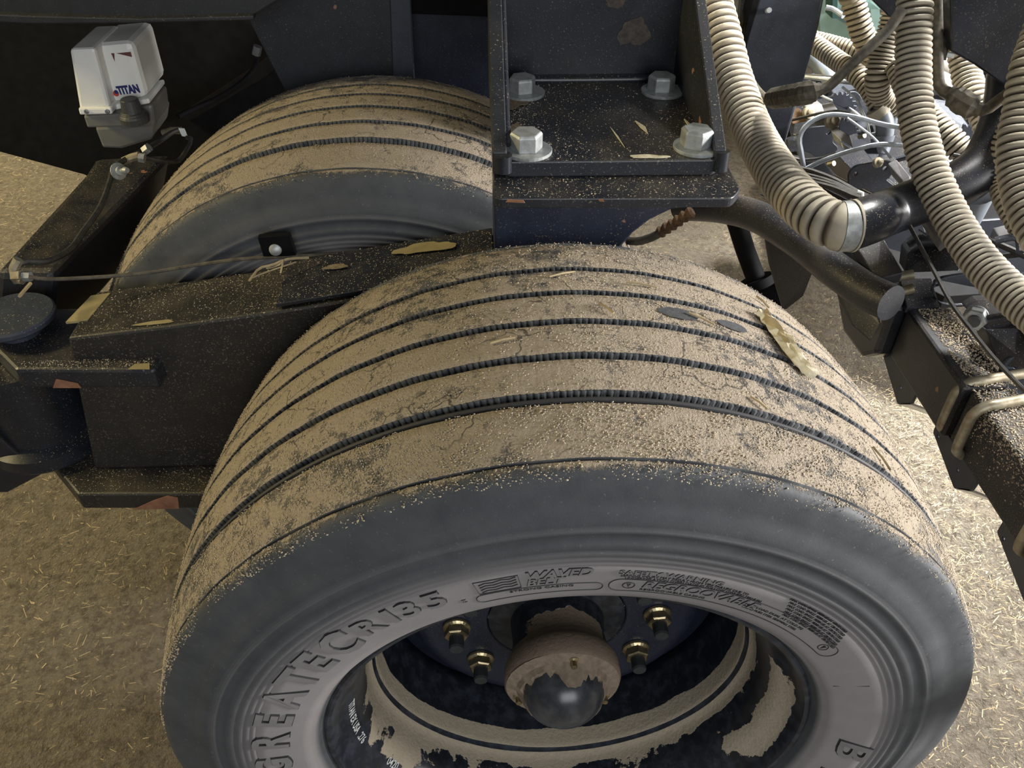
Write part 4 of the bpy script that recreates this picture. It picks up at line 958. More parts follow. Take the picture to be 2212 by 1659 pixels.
MB().tube(spline([(0.3422, 1.1309, 0.6529), (0.4064, 1.0403, 0.6942), (0.456, 0.9531, 0.7191), (0.5032, 0.8401, 0.7263), (0.5303, 0.7419, 0.7312), (0.559, 0.6638, 0.7349), (0.5818, 0.615, 0.7419)], 0.012), 0.031, 28).build('pipe', 'black_dusty', dp, True)
MB().prism([(0.5347, 0.7533, 0.7122), (0.5776, 0.6604, 0.7158), (0.5827, 0.6217, 0.6945), (0.5665, 0.6092, 0.6649), (0.552, 0.6582, 0.664), (0.5441, 0.7118, 0.6767)], (0.02, 0.045, 0.0)).build('saddle_plate', 'black', dp, bev=0.004)
MB().prism([(0.4763, 0.9888, 0.6888), (0.5612, 0.8319, 0.695), (0.5499, 0.8585, 0.6475), (0.5493, 0.8696, 0.5859), (0.5343, 0.8948, 0.5372), (0.5292, 0.904, 0.5285), (0.4983, 0.9575, 0.6087)], (0.004, 0.012, 0)).build('curved_blade', 'black', dp, bev=0.002)
op = empty('opener_leg', [(0.4967, 1.0351, 0.5727)][0], 'dark round leg with a collar hanging under the drawn pipe', 'leg')
MB().tube([(0.4552, 1.0916, 0.644), (0.4837, 1.0672, 0.5771), (0.5157, 1.0382, 0.5108)], 0.021, 20).build('post', 'black_deep', op, True)
MB().tube([(0.5137, 1.0444, 0.519), (0.5212, 1.0366, 0.5019)], 0.036, 24).build('collar', 'black_deep', op, True)
MB().prism([(0.5113, 1.0483, 0.5043), (0.5459, 1.0438, 0.5187), (0.5786, 1.0225, 0.5075), (0.5808, 1.0029, 0.4613), (0.5262, 1.0357, 0.4752)], (0.0, 0.02, 0)).build('foot', 'black_deep', op, bev=0.002)

# ------------------------------------------------------------------ row units behind the tool bar
def px_plate(name, pts, holes, t, mat, parent):
    """plate lying in a plane y = const, outline given by points of that plane"""
    P = [(p[0], p[2]) for p in pts]; y = pts[0][1]
    H = [(h[0], h[2], r) for h, r in holes]
    cx = sum(p[0] for p in P) / len(P); cz = sum(p[1] for p in P) / len(P)
    return plate(name, rounded([(a - cx, b - cz) for a, b in P], 0.010), [(a - cx, b - cz, r) for a, b, r in H], (cx, y, cz), (1, 0, 0), (0, 0, 1), t, mat, parent)
def row_unit(y, outline, h, label, extras=()):
    root = empty('row_unit', outline[0], label, 'row unit', 'row units behind the tool bar')
    px_plate('side_plate', outline, h, 0.007, 'black_grey', root)
    return root
u1 = row_unit(0.47, [(0.7052, 0.47, 0.7123), (0.7135, 0.47, 0.7376), (0.7931, 0.47, 0.7464), (0.8764, 0.47, 0.6102), (0.7922, 0.47, 0.6076), (0.7429, 0.47, 0.6542)], [((0.7289, 0.47, 0.719), 0.005), ((0.7446, 0.47, 0.6687), 0.004)], 'nearest row unit, half out of the right edge beside the grain-covered bar')
u2 = row_unit(0.66, [(0.6716, 0.66, 0.735), (0.6779, 0.66, 0.7591), (0.7455, 0.66, 0.7706), (0.8131, 0.66, 0.7205), (0.7944, 0.66, 0.7055), (0.7215, 0.66, 0.7033), (0.6951, 0.66, 0.7087)], [((0.6787, 0.66, 0.7498), 0.006)], 'second row unit, with the big zinc nut on its bracket')
u3 = row_unit(0.85, [(0.6333, 0.85, 0.7625), (0.7183, 0.85, 0.7707), (0.7428, 0.85, 0.7361), (0.728, 0.85, 0.7214), (0.7409, 0.85, 0.701), (0.7107, 0.85, 0.6965), (0.661, 0.85, 0.7126), (0.6359, 0.85, 0.738)], [], 'third row unit, just under the fat supply pipe')
u4 = row_unit(1.08, [(0.6735, 1.08, 0.7501), (0.684, 1.08, 0.7654), (0.7521, 1.08, 0.7757), (0.768, 1.08, 0.7683), (0.7725, 1.08, 0.757), (0.759, 1.08, 0.7363), (0.7778, 1.08, 0.7233), (0.7814, 1.08, 0.7116), (0.7345, 1.08, 0.7048), (0.7207, 1.08, 0.7146), (0.6831, 1.08, 0.7142)], [((0.6878, 1.08, 0.7478), 0.0055), ((0.7473, 1.08, 0.7594), 0.0055)], 'fourth row unit, dark plate with two holes above the bundled cables')
u5 = row_unit(1.30, [(0.645, 1.3, 0.7412), (0.6578, 1.3, 0.7553), (0.7203, 1.3, 0.7622), (0.7298, 1.3, 0.7423), (0.7162, 1.3, 0.7236), (0.7353, 1.3, 0.7087), (0.7365, 1.3, 0.6996), (0.6938, 1.3, 0.6818), (0.6762, 1.3, 0.6958), (0.6543, 1.3, 0.7007)], [((0.7054, 1.3, 0.7448), 0.006)], 'fifth row unit, its plate circled by the pale grey cable')
u6 = row_unit(1.52, [(0.7836, 1.52, 0.7364), (0.7901, 1.52, 0.748), (0.8467, 1.52, 0.7556), (0.8654, 1.52, 0.739), (0.8587, 1.52, 0.7118), (0.838, 1.52, 0.7001), (0.8007, 1.52, 0.7065)], [((0.8399, 1.52, 0.7287), 0.006)], 'sixth row unit, below the tip of the slanting hose')
u7 = row_unit(1.75, [(0.7886, 1.75, 0.7063), (0.842, 1.75, 0.7247), (0.8951, 1.75, 0.7179), (0.9028, 1.75, 0.6732), (0.8544, 1.75, 0.6477), (0.8055, 1.75, 0.6613)], [((0.8304, 1.75, 0.6932), 0.006)], 'seventh row unit, farthest back beside the slanted leg')
def arm_cover(root, p, mat='grey_plate', d=(0.0, 0.03, 0.012)):
    MB().prism(p, d).build('arm_cover', mat, root, bev=0.002)
arm_cover(u5, [(0.6784, 1.2055, 0.7673), (0.7078, 1.1986, 0.7826), (0.7028, 1.1494, 0.7738), (0.6845, 1.1552, 0.7673)]); arm_cover(u4, [(0.6952, 0.9495, 0.8065), (0.7091, 0.9466, 0.8163), (0.7048, 0.8746, 0.8176), (0.6938, 0.8756, 0.807)])
arm_cover(u3, [(0.6542, 0.7286, 0.8235), (0.6675, 0.7253, 0.8322), (0.6684, 0.6554, 0.8264), (0.6572, 0.6551, 0.8138)]); arm_cover(u6, [(0.6955, 1.4545, 0.7395), (0.7251, 1.445, 0.7463), (0.7321, 1.4069, 0.7453), (0.6963, 1.4184, 0.7366)], 'grey_plate')
# parallel arms, pivot hardware and the bracket with the nut
def bx(root, name, p, d, mat='black', bev_=0.002): return MB().prism(p, d).build(name, mat, root, bev=bev_)
bx(u3, 'top_cover', [(0.5661, 0.7716, 0.7679), (0.6132, 0.7676, 0.7824), (0.6109, 0.6592, 0.7738), (0.5736, 0.6692, 0.7554)], (0, 0, -0.02), 'black_dusty')
bx(u3, 'front_face', [(0.5716, 0.7867, 0.7552), (0.5779, 0.6759, 0.7491), (0.5871, 0.677, 0.7188), (0.5811, 0.7827, 0.7146)], (0.03, 0, 0), 'black_brown')
bx(u3, 'pivot_bracket', [(0.6356, 0.6949, 0.749), (0.6467, 0.7269, 0.7684), (0.6666, 0.737, 0.7833), (0.6962, 0.7158, 0.8014), (0.6898, 0.6329, 0.7914)], (0.012, 0.05, -0.01), 'black')
MB().tube([(0.6449, 0.7234, 0.7825), (0.6603, 0.7224, 0.7965), (0.6912, 0.7091, 0.8072)], 0.012, 12).build('round_edge', 'black', u3, True)
MB().tube([(0.5965, 0.7051, 0.7291), (0.6485, 0.6883, 0.751)], 0.0085, 12).build('tie_rod', 'dull_zinc', u3, True)
MB().tube([(0.6105, 0.6836, 0.7091), (0.6492, 0.6749, 0.7313)], 0.0085, 12).build('tie_rod', 'dull_zinc', u3, True)
bx(u2, 'bracket', [(0.6517, 0.532, 0.7883), (0.6701, 0.5385, 0.7964), (0.699, 0.5251, 0.8083), (0.7099, 0.4662, 0.82), (0.7102, 0.4531, 0.8027), (0.6658, 0.4864, 0.7795)], (0.01, 0.03, -0.01), 'black')
MB().tube([(0.6614, 0.4873, 0.7961), (0.6831, 0.4792, 0.8081), (0.6979, 0.472, 0.8145)], 0.008, 10).build('round_lip', 'black_dusty', u2, True)
c = Vector([(0.6515, 0.5005, 0.7939)][0]); ax_ = (-0.55, -0.75, 0.15)
mb = MB(); hexnut(mb, c, ax_, 0.031, 0.018, 0.4); mb.lathe([(0.0175, -0.003), (0.0175, 0.001)], c, ax_, 24); nn = mb.build('hex_nut', 'zinc', u2, bev=0.001); nn['label'] = 'big bright zinc nut'
MB().lathe([(0.009, 0), (0.009, 0.024)], c, ax_, 16).build('bolt_end', 'stud', u2)
bx(u2, 'link', [(0.692, 0.5192, 0.7523), (0.7285, 0.5064, 0.774), (0.7263, 0.4435, 0.7685), (0.7373, 0.439, 0.7364), (0.7078, 0.4777, 0.7153)], (0.01, 0.05, -0.02), 'black_dusty')
bx(u4, 'lower_link', [(0.5166, 1.1436, 0.6715), (0.6236, 1.1195, 0.7094), (0.6622, 0.9885, 0.7277), (0.6638, 0.9748, 0.7038), (0.5847, 1.033, 0.6736)], (0.02, 0.05, -0.03), 'black')
bx(u4, 'tab', [(0.695, 1.0918, 0.7975), (0.7169, 1.0848, 0.8063), (0.714, 1.0584, 0.7982), (0.7013, 1.0488, 0.7898)], (0, 0.006, 0), 'black_grey', 0.001)
bx(u5, 'lower_link', [(0.5945, 1.3481, 0.6694), (0.6638, 1.3252, 0.6788), (0.6634, 1.2119, 0.6894), (0.6557, 1.2043, 0.6671), (0.5625, 1.2803, 0.6252)], (0.02, 0.05, -0.03), 'black_brown')
bx(u6, 'lower_link', [(0.7507, 1.6271, 0.6519), (0.8078, 1.5567, 0.6796), (0.8221, 1.4903, 0.6761), (0.7629, 1.5016, 0.6414), (0.7284, 1.5674, 0.6261)], (0.02, 0.05, -0.03), 'black')
bx(u7, 'lower_link', [(0.8382, 1.7842, 0.7065), (0.9367, 1.7499, 0.7301), (0.9127, 1.6412, 0.7196), (0.8584, 1.7096, 0.6823)], (0.02, 0.05, -0.03), 'black')
# toothed depth quadrants
def quadrant(root, c0, r, y, a0, a1, n=7):
    pts = []
    for k in range(n * 4):
        a = math.radians(a0 + (a1 - a0) * k / (n * 4 - 1)); rr = r if (k % 4) < 2 else r * 0.86
        pts.append((rr * math.cos(a), rr * math.sin(a)))
    pts += [(r * 0.5 * math.cos(math.radians(a1)), r * 0.5 * math.sin(math.radians(a1))), (r * 0.5 * math.cos(math.radians(a0)), r * 0.5 * math.sin(math.radians(a0)))]
    plate('toothed_quadrant', pts, [], c0, (1, 0, 0), (0, 0, 1), 0.005, 'black_grey', root)
quadrant(u5, [(0.6809, 1.1858, 0.779)][0], 0.045, 0, 20, 100); quadrant(u6, [(0.7489, 1.3827, 0.7615)][0], 0.045, 0, 10, 120)
q8 = empty('toothed_wheel', [(0.9557, 1.1617, 0.7859)][0], 'pale blue-grey toothed plate between two beige hoses', 'gear')
quadrant(q8, [(0.9503, 1.156, 0.7655)][0], 0.058, 0, 5, 120, 8)
for uu, p in ((u4, [(0.7257, 1.0095, 0.8116), (0.7547, 0.9995, 0.8245), (0.7648, 0.9913, 0.8194), (0.763, 0.9756, 0.8104)]), (u3, [(0.7245, 0.63, 0.8487), (0.7456, 0.6212, 0.8601), (0.7523, 0.6145, 0.8572), (0.7489, 0.5969, 0.8468)])):
    MB().tube(spline(p, 0.008), 0.006, 8).build('bent_rod', 'black_grey', uu, True)
for uu, p in ((u5, [(0.6735, 1.1862, 0.7201)][0]), (u6, [(0.7667, 1.2734, 0.7455)][0]), (u5, [(0.6913, 1.2439, 0.788)][0]), (u7, [(0.7557, 1.5947, 0.7203)][0])):
    MB().tube([p, tuple(Vector(p) + Vector((0.006, -0.012, 0.008)))], 0.006, 8).build('pivot_bolt', 'dull_zinc', uu)
# more links and cover plates further right behind the long hose
u8 = empty('row_unit', [(0.8041, 0.7354, 0.7771)][0], 'row unit under the elbow pipe at the right edge, between the hanging hoses', 'row unit', 'row units behind the tool bar')
px_plate('side_plate', [(0.8845, 0.95, 0.6821), (0.8912, 0.95, 0.7031), (1.0114, 0.95, 0.7114), (1.0817, 0.95, 0.6131), (1.0304, 0.95, 0.5686), (0.9555, 0.95, 0.5817), (0.905, 0.95, 0.6386)], [((0.9955, 0.95, 0.6802), 0.006)], 0.008, 'black_grey', u8)
bx(u8, 'lower_link', [(0.7618, 0.6881, 0.7413), (0.8194, 0.6409, 0.7793), (0.8036, 0.5516, 0.7579), (0.7614, 0.5706, 0.7363)], (0.02, 0.05, -0.03), 'black')
bx(u8, 'arm_cover', [(0.7993, 0.7533, 0.8019), (0.8252, 0.7435, 0.8177), (0.8296, 0.7124, 0.8171), (0.7988, 0.724, 0.7976)], (0, 0.0, -0.02), 'grey_plate')
u9 = empty('row_unit', [(0.8972, 1.1918, 0.7736)][0], 'row unit seen between the long hanging hose and the slanting one', 'row unit', 'row units behind the tool bar')
bx(u9, 'side_plate', [(0.9552, 1.4052, 0.7784), (1.0172, 1.3704, 0.78), (1.0075, 1.2479, 0.7696), (0.9527, 1.1264, 0.7065), (0.8965, 1.1591, 0.7024), (0.9147, 1.287, 0.7323)], (0, 0.02, 0), 'black_grey')
bx(u9, 'lower_link', [(0.9156, 1.2225, 0.7275), (0.924, 1.0896, 0.725), (0.9149, 1.0811, 0.6971), (0.8981, 1.1494, 0.685)], (0.02, 0.05, -0.03), 'black_blue')
ug = empty('sub_frame', [(0.6228, 1.2517, 0.6149)][0], 'low black sub-frame lying under the cable bundle behind the wide hose', 'frame')
bx(ug, 'beam', [(0.6826, 1.6594, 0.5337), (0.7521, 1.6399, 0.5483), (0.8836, 1.1805, 0.6063), (0.8864, 1.1563, 0.5658), (0.7603, 1.209, 0.5382)], (0.02, 0.08, -0.05), 'black')
bx(ug, 'back_beam', [(0.8286, 1.9655, 0.5728), (1.0735, 1.8989, 0.6773), (1.0464, 1.3122, 0.6853), (1.055, 1.2656, 0.601), (0.8938, 1.3368, 0.5547)], (0.05, 0.1, -0.1), 'black')
bx(ug, 'shade_slab', [(1.0538, 2.5376, 0.3), (1.9039, 3.3297, 0.3), (2.2008, 2.695, 0.3), (1.4619, 1.3113, 0.3), (1.119, 1.2781, 0.3), (0.9129, 1.6266, 0.3)], (0.0, 0.0, -0.04), 'black_deep')  # dark slab hiding the floor, put in for the shadowed jumble under the units
# grey forked seed tube, seed tubes
fk = empty('forked_tube', [(0.7777, 1.2075, 0.7999)][0], 'pale blue-grey forked seed tube below two beige hoses', 'tube')
MB().tube(spline([(0.7593, 1.2101, 0.842), (0.7742, 1.2054, 0.8193), (0.784, 1.2029, 0.7965), (0.7877, 1.1999, 0.7662), (0.7832, 1.1919, 0.7431)], 0.01), 0.0190, 20).build('main_tube', 'grey_tube', fk, True)
MB().tube(spline([(0.7998, 1.2188, 0.8259), (0.7983, 1.213, 0.8098), (0.7908, 1.2101, 0.7934)], 0.008), 0.014, 16).build('side_branch', 'grey_tube', fk, True)
MB().tube([(0.7555, 1.2104, 0.8379), (0.7683, 1.2047, 0.8248)], 0.0235, 20).build('sleeve', 'hose', fk, True)
MB().tube([(0.7855, 1.2067, 0.7792), (0.7878, 1.1978, 0.7349)], [0.026, 0.017], 20).build('cone', 'grey_tube', fk, True)
tb = cable('seed_tube', [(0.8808, 0.9859, 0.798), (0.893, 0.998, 0.7601), (0.8978, 1.0057, 0.7306)], 0.02, 'grey_tube', 'grey tube end below the slanting hose', 'tube', 16)
tb = cable('seed_tube', [(0.913, 1.1679, 0.7415), (0.9179, 1.1322, 0.7258), (0.9134, 1.0907, 0.7139), (0.9076, 1.0826, 0.691)], 0.022, 'grey_tube', 'short grey seed tube left of the tube end under the elbow', 'tube', 16)
tb = cable('seed_tube', [(0.7843, 1.7177, 0.7792), (0.8099, 1.6777, 0.7587), (0.8206, 1.6469, 0.7488), (0.8226, 1.6243, 0.7207)], 0.020, 'grey_tube', 'blue-grey elbow tube beside the slanted leg', 'tube', 16)
for lab, p in (('upper of the two pale grey fat tubes behind the long hose', [(1.1547, 1.811, 0.7134), (1.1958, 1.7919, 0.7234), (1.211, 1.7212, 0.7187)]), ('lower of the two pale grey fat tubes behind the long hose', [(1.1352, 1.7512, 0.6833), (1.1784, 1.7319, 0.6963), (1.1979, 1.658, 0.6917)])):
    cable('fat_tube', p, 0.032, 'grey_roll', lab, 'tube', 16)

# ------------------------------------------------------------------ wiring
def loom(pts, r, plug, label):
    root = MB().tube(spline(pts, 0.01), r, 10).build('wire_loom', 'dirty_wire', None, True); tag(root, label, 'cable')
    P = spline(plug, 0.006); n = len(P)
    MB().tube(P, [r * 1.3 + 0.009 * (1 if 2 <= i < n - 2 else 0) * (0.85 + 0.15 * math.sin(i * 1.7)) for i in range(n)], 10).build('plug', 'dirty_wire', root, False)
loom([(0.4942, 1.3216, 0.8824), (0.4981, 1.2485, 0.8684), (0.4749, 1.0901, 0.904), (0.4409, 0.9045, 0.9778), (0.4442, 0.826, 1.0145), (0.4699, 0.8198, 1.0264), (0.4903, 0.8196, 1.0502), (0.518, 0.819, 1.085), (0.5461, 0.8259, 1.1123), (0.5667, 0.8362, 1.1422)], 0.0085, [(0.4623, 1.0356, 0.9267), (0.4406, 0.9057, 0.9806), (0.444, 0.8269, 1.0165), (0.4615, 0.8225, 1.024)], 'dirt-caked cable with a plug sagging across the slanted leg')
loom([(0.6431, 1.0784, 1.382), (0.6374, 0.9021, 1.1791), (0.6423, 0.8568, 1.1079), (0.6427, 0.8159, 1.0559), (0.6453, 0.7945, 1.0339), (0.657, 0.7741, 1.0302), (0.6723, 0.7496, 1.0224), (0.6926, 0.7361, 1.0201), (0.7095, 0.7324, 1.0382), (0.7301, 0.7282, 1.0631)], 0.0090, [(0.6541, 0.7827, 1.0323), (0.6679, 0.7652, 1.0239), (0.6783, 0.7454, 1.021), (0.6887, 0.7382, 1.0193)], 'dirt-caked cable with a plug hanging right of the long hose')
cable('pale_conduit', [(0.6621, 0.9006, 1.1793), (0.6643, 0.8713, 1.1177), (0.6565, 0.8394, 1.0772), (0.6561, 0.8352, 1.064)], 0.0055, 'dirty_wire', 'second cable running down beside the dirt-caked cable on the right')
cable('white_tie', [(0.6608, 0.8354, 1.0726), (0.6704, 0.83, 1.0729)], 0.0045, 'paper', 'little white cable tie end by the right-hand plug', 'tie')
cable('grey_cable', [(0.5956, 1.1468, 0.6687), (0.6087, 1.1536, 0.6928), (0.6081, 1.155, 0.7195), (0.5939, 1.157, 0.7614), (0.5883, 1.1706, 0.7867), (0.5961, 1.1772, 0.8095), (0.6179, 1.1765, 0.8298), (0.6471, 1.1684, 0.8407), (0.6892, 1.1495, 0.8419), (0.7265, 1.1082, 0.8436), (0.7489, 1.0646, 0.8537)], 0.0052, 'grey_wire', 'pale grey cable looping round the fifth row plate')
cable('grey_cable', [(0.6113, 1.156, 0.7244), (0.6336, 1.1355, 0.7517), (0.6603, 1.1211, 0.7725), (0.6908, 1.0943, 0.7984), (0.7179, 1.0758, 0.8143), (0.7523, 1.0495, 0.8234)], 0.0050, 'grey_wire', 'pale cable running level above the two-hole plate')
cable('grey_cable', [(0.6721, 1.4387, 0.824), (0.7062, 1.3733, 0.8394), (0.7329, 1.3099, 0.8557), (0.7565, 1.2786, 0.8638)], 0.0055, 'grey_wire', 'pale blue cable crossing in front of the slanting hose')
cable('grey_cable', [(0.7369, 1.563, 0.9432), (0.753, 1.5558, 0.9409), (0.7686, 1.5249, 0.9339)], 0.006, 'grey_wire', 'short blue-grey cable between the leg and the dropping hose at the top')
cable('grey_cable', [(0.5136, 1.301, 1.0116), (0.526, 1.4264, 0.9687), (0.5369, 1.5197, 0.9267), (0.5307, 1.5157, 0.907), (0.5301, 1.5114, 0.8925)], 0.0055, 'grey_wire', 'curved pale cable behind the wide hose near the top')
cable('grey_cable', [(0.5185, 1.5123, 0.8838), (0.5317, 1.5122, 0.8965), (0.5521, 1.5092, 0.9077)], 0.0052, 'grey_wire', 'lower pale cable behind the wide hose near the top')
cable('black_cable', [(0.6084, 1.5538, 0.7665), (0.6712, 1.439, 0.8239), (0.715, 1.3713, 0.8443), (0.7671, 1.2976, 0.8659)], 0.0045, 'wire', 'dark cable just above the pale blue one')
cable('black_cable', [(0.665, 1.1385, 0.8447), (0.7046, 1.0989, 0.8242), (0.7223, 1.0717, 0.8101), (0.7354, 1.0467, 0.7973)], 0.0028, 'grey_wire', 'thin bright wire slanting over the row plates')
cable('black_cable', [(0.6969, 1.27, 0.8604), (0.7176, 1.2322, 0.8471), (0.7181, 1.1929, 0.8372), (0.7225, 1.1608, 0.8219), (0.7261, 1.1374, 0.7993)], 0.0028, 'grey_wire', 'thin bright wire hanging left of the forked tube')
for k, (dy, lab) in enumerate(((0, 'topmost strand of the black cable bundle'), (8, 'second strand of the black cable bundle'), (15, 'third strand of the black cable bundle'), (22, 'lowest strand of the black cable bundle'))):
    if k == 0: pp = [(0.547, 1.1116, 0.7494), (0.5828, 1.0882, 0.7558), (0.623, 1.0358, 0.7588), (0.6566, 0.9704, 0.7585), (0.675, 0.928, 0.767)]
    elif k == 1: pp = [(0.5399, 1.1003, 0.7444), (0.5799, 1.0746, 0.7499), (0.6196, 1.0241, 0.7564), (0.6488, 0.9626, 0.7596), (0.671, 0.9174, 0.7667)]
    elif k == 2: pp = [(0.537, 1.0883, 0.7418), (0.5767, 1.0632, 0.7482), (0.616, 1.0137, 0.7565), (0.6448, 0.9532, 0.7615), (0.6705, 0.907, 0.7702)]
    else: pp = [(0.534, 1.0764, 0.7393), (0.5735, 1.0518, 0.7466), (0.6125, 1.0029, 0.7559), (0.643, 0.9479, 0.7612), (0.6698, 0.8974, 0.7752)]
    cable('black_cable', pp, 0.0055, 'wire', lab)
MB_ = cable('cable_tie', [(0.6337, 0.9426, 0.7779), (0.6415, 0.9383, 0.777), (0.6421, 0.9336, 0.7686)], 0.004, 'paper', 'white cable tie round the black bundle', 'tie')
cable('black_cable', [(0.5927, 0.6578, 0.8622), (0.5906, 0.6025, 0.8548), (0.5901, 0.5434, 0.8454), (0.5905, 0.4801, 0.8336), (0.5937, 0.4174, 0.8291), (0.5972, 0.3679, 0.826), (0.6033, 0.3154, 0.8241), (0.6073, 0.2661, 0.8264)], 0.0032, 'wire', 'thin black cable running straight down over the tool bar')
cable('black_cable', [(0.7259, 0.7059, 0.8182), (0.7511, 0.6646, 0.8239), (0.7753, 0.6202, 0.8264), (0.7898, 0.5823, 0.8296)], 0.0055, 'wire', 'black cable leaving the picture under the right-edge hoses')
cable('black_cable', [(0.8101, 0.9622, 0.8416), (0.8328, 0.9373, 0.8461), (0.851, 0.9154, 0.8523)], 0.004, 'wire', 'short black wire end beside the inside of the elbow')
cable('black_cable', [(0.76, 0.6677, 0.7945), (0.7689, 0.6443, 0.812), (0.7845, 0.6176, 0.8338)], 0.005, 'wire', 'black cable branching low under the right-edge hoses')
cable('grey_cable', [(0.7589, 0.7231, 0.7943), (0.7673, 0.6884, 0.7918), (0.7719, 0.6556, 0.7891)], 0.004, 'grey_wire', 'pale cable behind the lower end of the long hose')
curl = cable('frayed_hose', [(0.1533, 0.8258, 0.7604), (0.1641, 0.81, 0.7568), (0.1849, 0.7877, 0.7664), (0.2049, 0.7702, 0.7846), (0.2183, 0.7635, 0.7991)], 0.0075, 'wire', 'short black hose with a rust-crusted end lying behind the front tyre', 'hose', 12)
MB().tube(spline([(0.2149, 0.7648, 0.7957), (0.2251, 0.7614, 0.8065), (0.2374, 0.7577, 0.8182), (0.249, 0.7553, 0.83), (0.264, 0.7525, 0.8435)], 0.004), [0.0095 + 0.0022 * math.sin(i * 2.1) for i in range(len(spline([(0.2149, 0.7648, 0.7957), (0.2251, 0.7614, 0.8065), (0.2374, 0.7577, 0.8182), (0.249, 0.7553, 0.83), (0.264, 0.7525, 0.8435)], 0.004)))], 12).build('crusted_end', 'rust', curl)

# more small hardware seen between the row plates
for uu, p, r in ((u5, [(0.6779, 1.1648, 0.7819), (0.6928, 1.1439, 0.7774)], 0.0022), (u4, [(0.6718, 0.9169, 0.8151), (0.6789, 0.8992, 0.8123)], 0.0022), (u3, [(0.6375, 0.7026, 0.8287), (0.6437, 0.6857, 0.8285)], 0.0022), (u2, [(0.6626, 0.531, 0.8186), (0.6665, 0.5145, 0.8195)], 0.0022),
                 (u6, [(0.7339, 1.3798, 0.7381), (0.7484, 1.3486, 0.735)], 0.0024), (u7, [(0.7455, 1.5963, 0.7137), (0.7556, 1.5678, 0.71)], 0.0024)):
    MB().tube(p, r, 6).build('bright_edge', 'steel', uu)
for uu, p, m_ in ((u6, [(0.6704, 1.4916, 0.7216), (0.6988, 1.4835, 0.7292), (0.7045, 1.4304, 0.7177), (0.6718, 1.4393, 0.7074)], 'husk'), (u6, [(0.7301, 1.4931, 0.7274), (0.7774, 1.4795, 0.7438), (0.7757, 1.4327, 0.7414), (0.7337, 1.4438, 0.7236)], 'grey_plate'),
                  (u7, [(0.8003, 1.5873, 0.7501), (0.8502, 1.5715, 0.7671), (0.8468, 1.5244, 0.7609), (0.7981, 1.5391, 0.7419)], 'black_grey'), (u5, [(0.7352, 1.2589, 0.7876), (0.7677, 1.2476, 0.7982), (0.7623, 1.1984, 0.7883), (0.7331, 1.208, 0.7772)], 'black_grey'),
                  (u5, [(0.6487, 1.3944, 0.6892), (0.6779, 1.3887, 0.703), (0.6679, 1.3282, 0.689), (0.636, 1.3369, 0.6797)], 'black'), (u4, [(0.6625, 1.123, 0.6797), (0.6966, 1.1135, 0.6928), (0.6873, 1.0419, 0.6887), (0.65, 1.0542, 0.6774)], 'black_brown'),
                  (u9, [(0.876, 1.1634, 0.7387), (0.9027, 1.1267, 0.7478), (0.8885, 1.0541, 0.7376), (0.8596, 1.0912, 0.7251)], 'black_grey')):
    MB().prism(p, (0.004, 0.02, -0.006)).build('link_plate', 'rust' if m_ == 'husk' else m_, uu, bev=0.002)
for uu, c_, r in ((u5, [(0.6821, 1.2489, 0.7902)][0], 0.017), (u6, [(0.6958, 1.4206, 0.7414)][0], 0.015), (u4, [(0.7028, 1.037, 0.7923)][0], 0.010)):
    MB().lathe([(r, 0), (r, 0.008), (r * 0.55, 0.009), (r * 0.55, 0.016), (r * 0.3, 0.017)], c_, (0.2, -0.8, 0.6), 16).build('pivot_boss', 'dull_zinc', uu)
cable('grey_cable', [(0.6456, 1.4113, 0.7263), (0.6774, 1.3847, 0.7481), (0.7039, 1.3486, 0.7723), (0.7246, 1.3117, 0.79), (0.7413, 1.2601, 0.7976)], 0.0035, 'wire', 'dark cable lying across the sixth row plate')
cable('grey_cable', [(0.7006, 1.5745, 0.7605), (0.7265, 1.5085, 0.7634), (0.7479, 1.4435, 0.7671), (0.7766, 1.3733, 0.7694), (0.7678, 1.2656, 0.7845)], 0.0030, 'grey_wire', 'thin pale wire slanting down from the leg to the forked tube')
cable('black_cable', [(0.584, 1.2048, 0.7291), (0.6207, 1.1901, 0.7299), (0.6647, 1.177, 0.7429), (0.6905, 1.1524, 0.7674)], 0.0030, 'wire', 'thin dark cable under the circled row plate')
cable('black_cable', [(0.6571, 0.9163, 0.7507), (0.6869, 0.931, 0.7613), (0.7209, 0.9403, 0.7669), (0.7472, 0.9386, 0.7683)], 0.004, 'wire', 'dark cable end resting on top of the fat supply pipe')

# scuffs and chaff on the bracket
def rag_patch(c, A, B, ra, rb, n, seed, mat, parent, name='worn_patch', lift=0.0008):
    r_ = random.Random(seed); k_ = [r_.uniform(0, 6.28) for _ in range(4)]
    ph = lambda t: 0.85 + 0.14 * math.sin(2 * t + k_[0]) + 0.10 * math.sin(3 * t + k_[1]) + 0.07 * math.sin(5 * t + k_[2]) + 0.05 * math.sin(9 * t + k_[3])
    A = Vector(A); B = Vector(B); N = A.cross(B).normalized(); pts = []
    for k in range(n):
        t = 2 * math.pi * k / n; q = ph(t); pts.append(Vector(c) + A * ra * math.cos(t) * q + B * rb * math.sin(t) * q + N * lift)
    return MB().prism(pts, N * 0.0005).build(name, mat, parent)
M['scuff'] = simple('brown_scuff', (0.085, 0.066, 0.052), 0.8, 0, 0.6, 120, 0.3)
rag_patch((0.118, 0.660, 1.165), (1, 0, 0), (0, 0, 1), 0.022, 0.024, 26, 3, 'scuff', br); rag_patch((0.085, 0.660, 1.215), (1, 0, 0), (0, 0, 1), 0.020, 0.020, 26, 5, 'scuff', br)
M['chaff_cake'] = simple('caked_chaff', (0.26, 0.20, 0.12), 0.95, 0, 0.55, 300, 0.5)
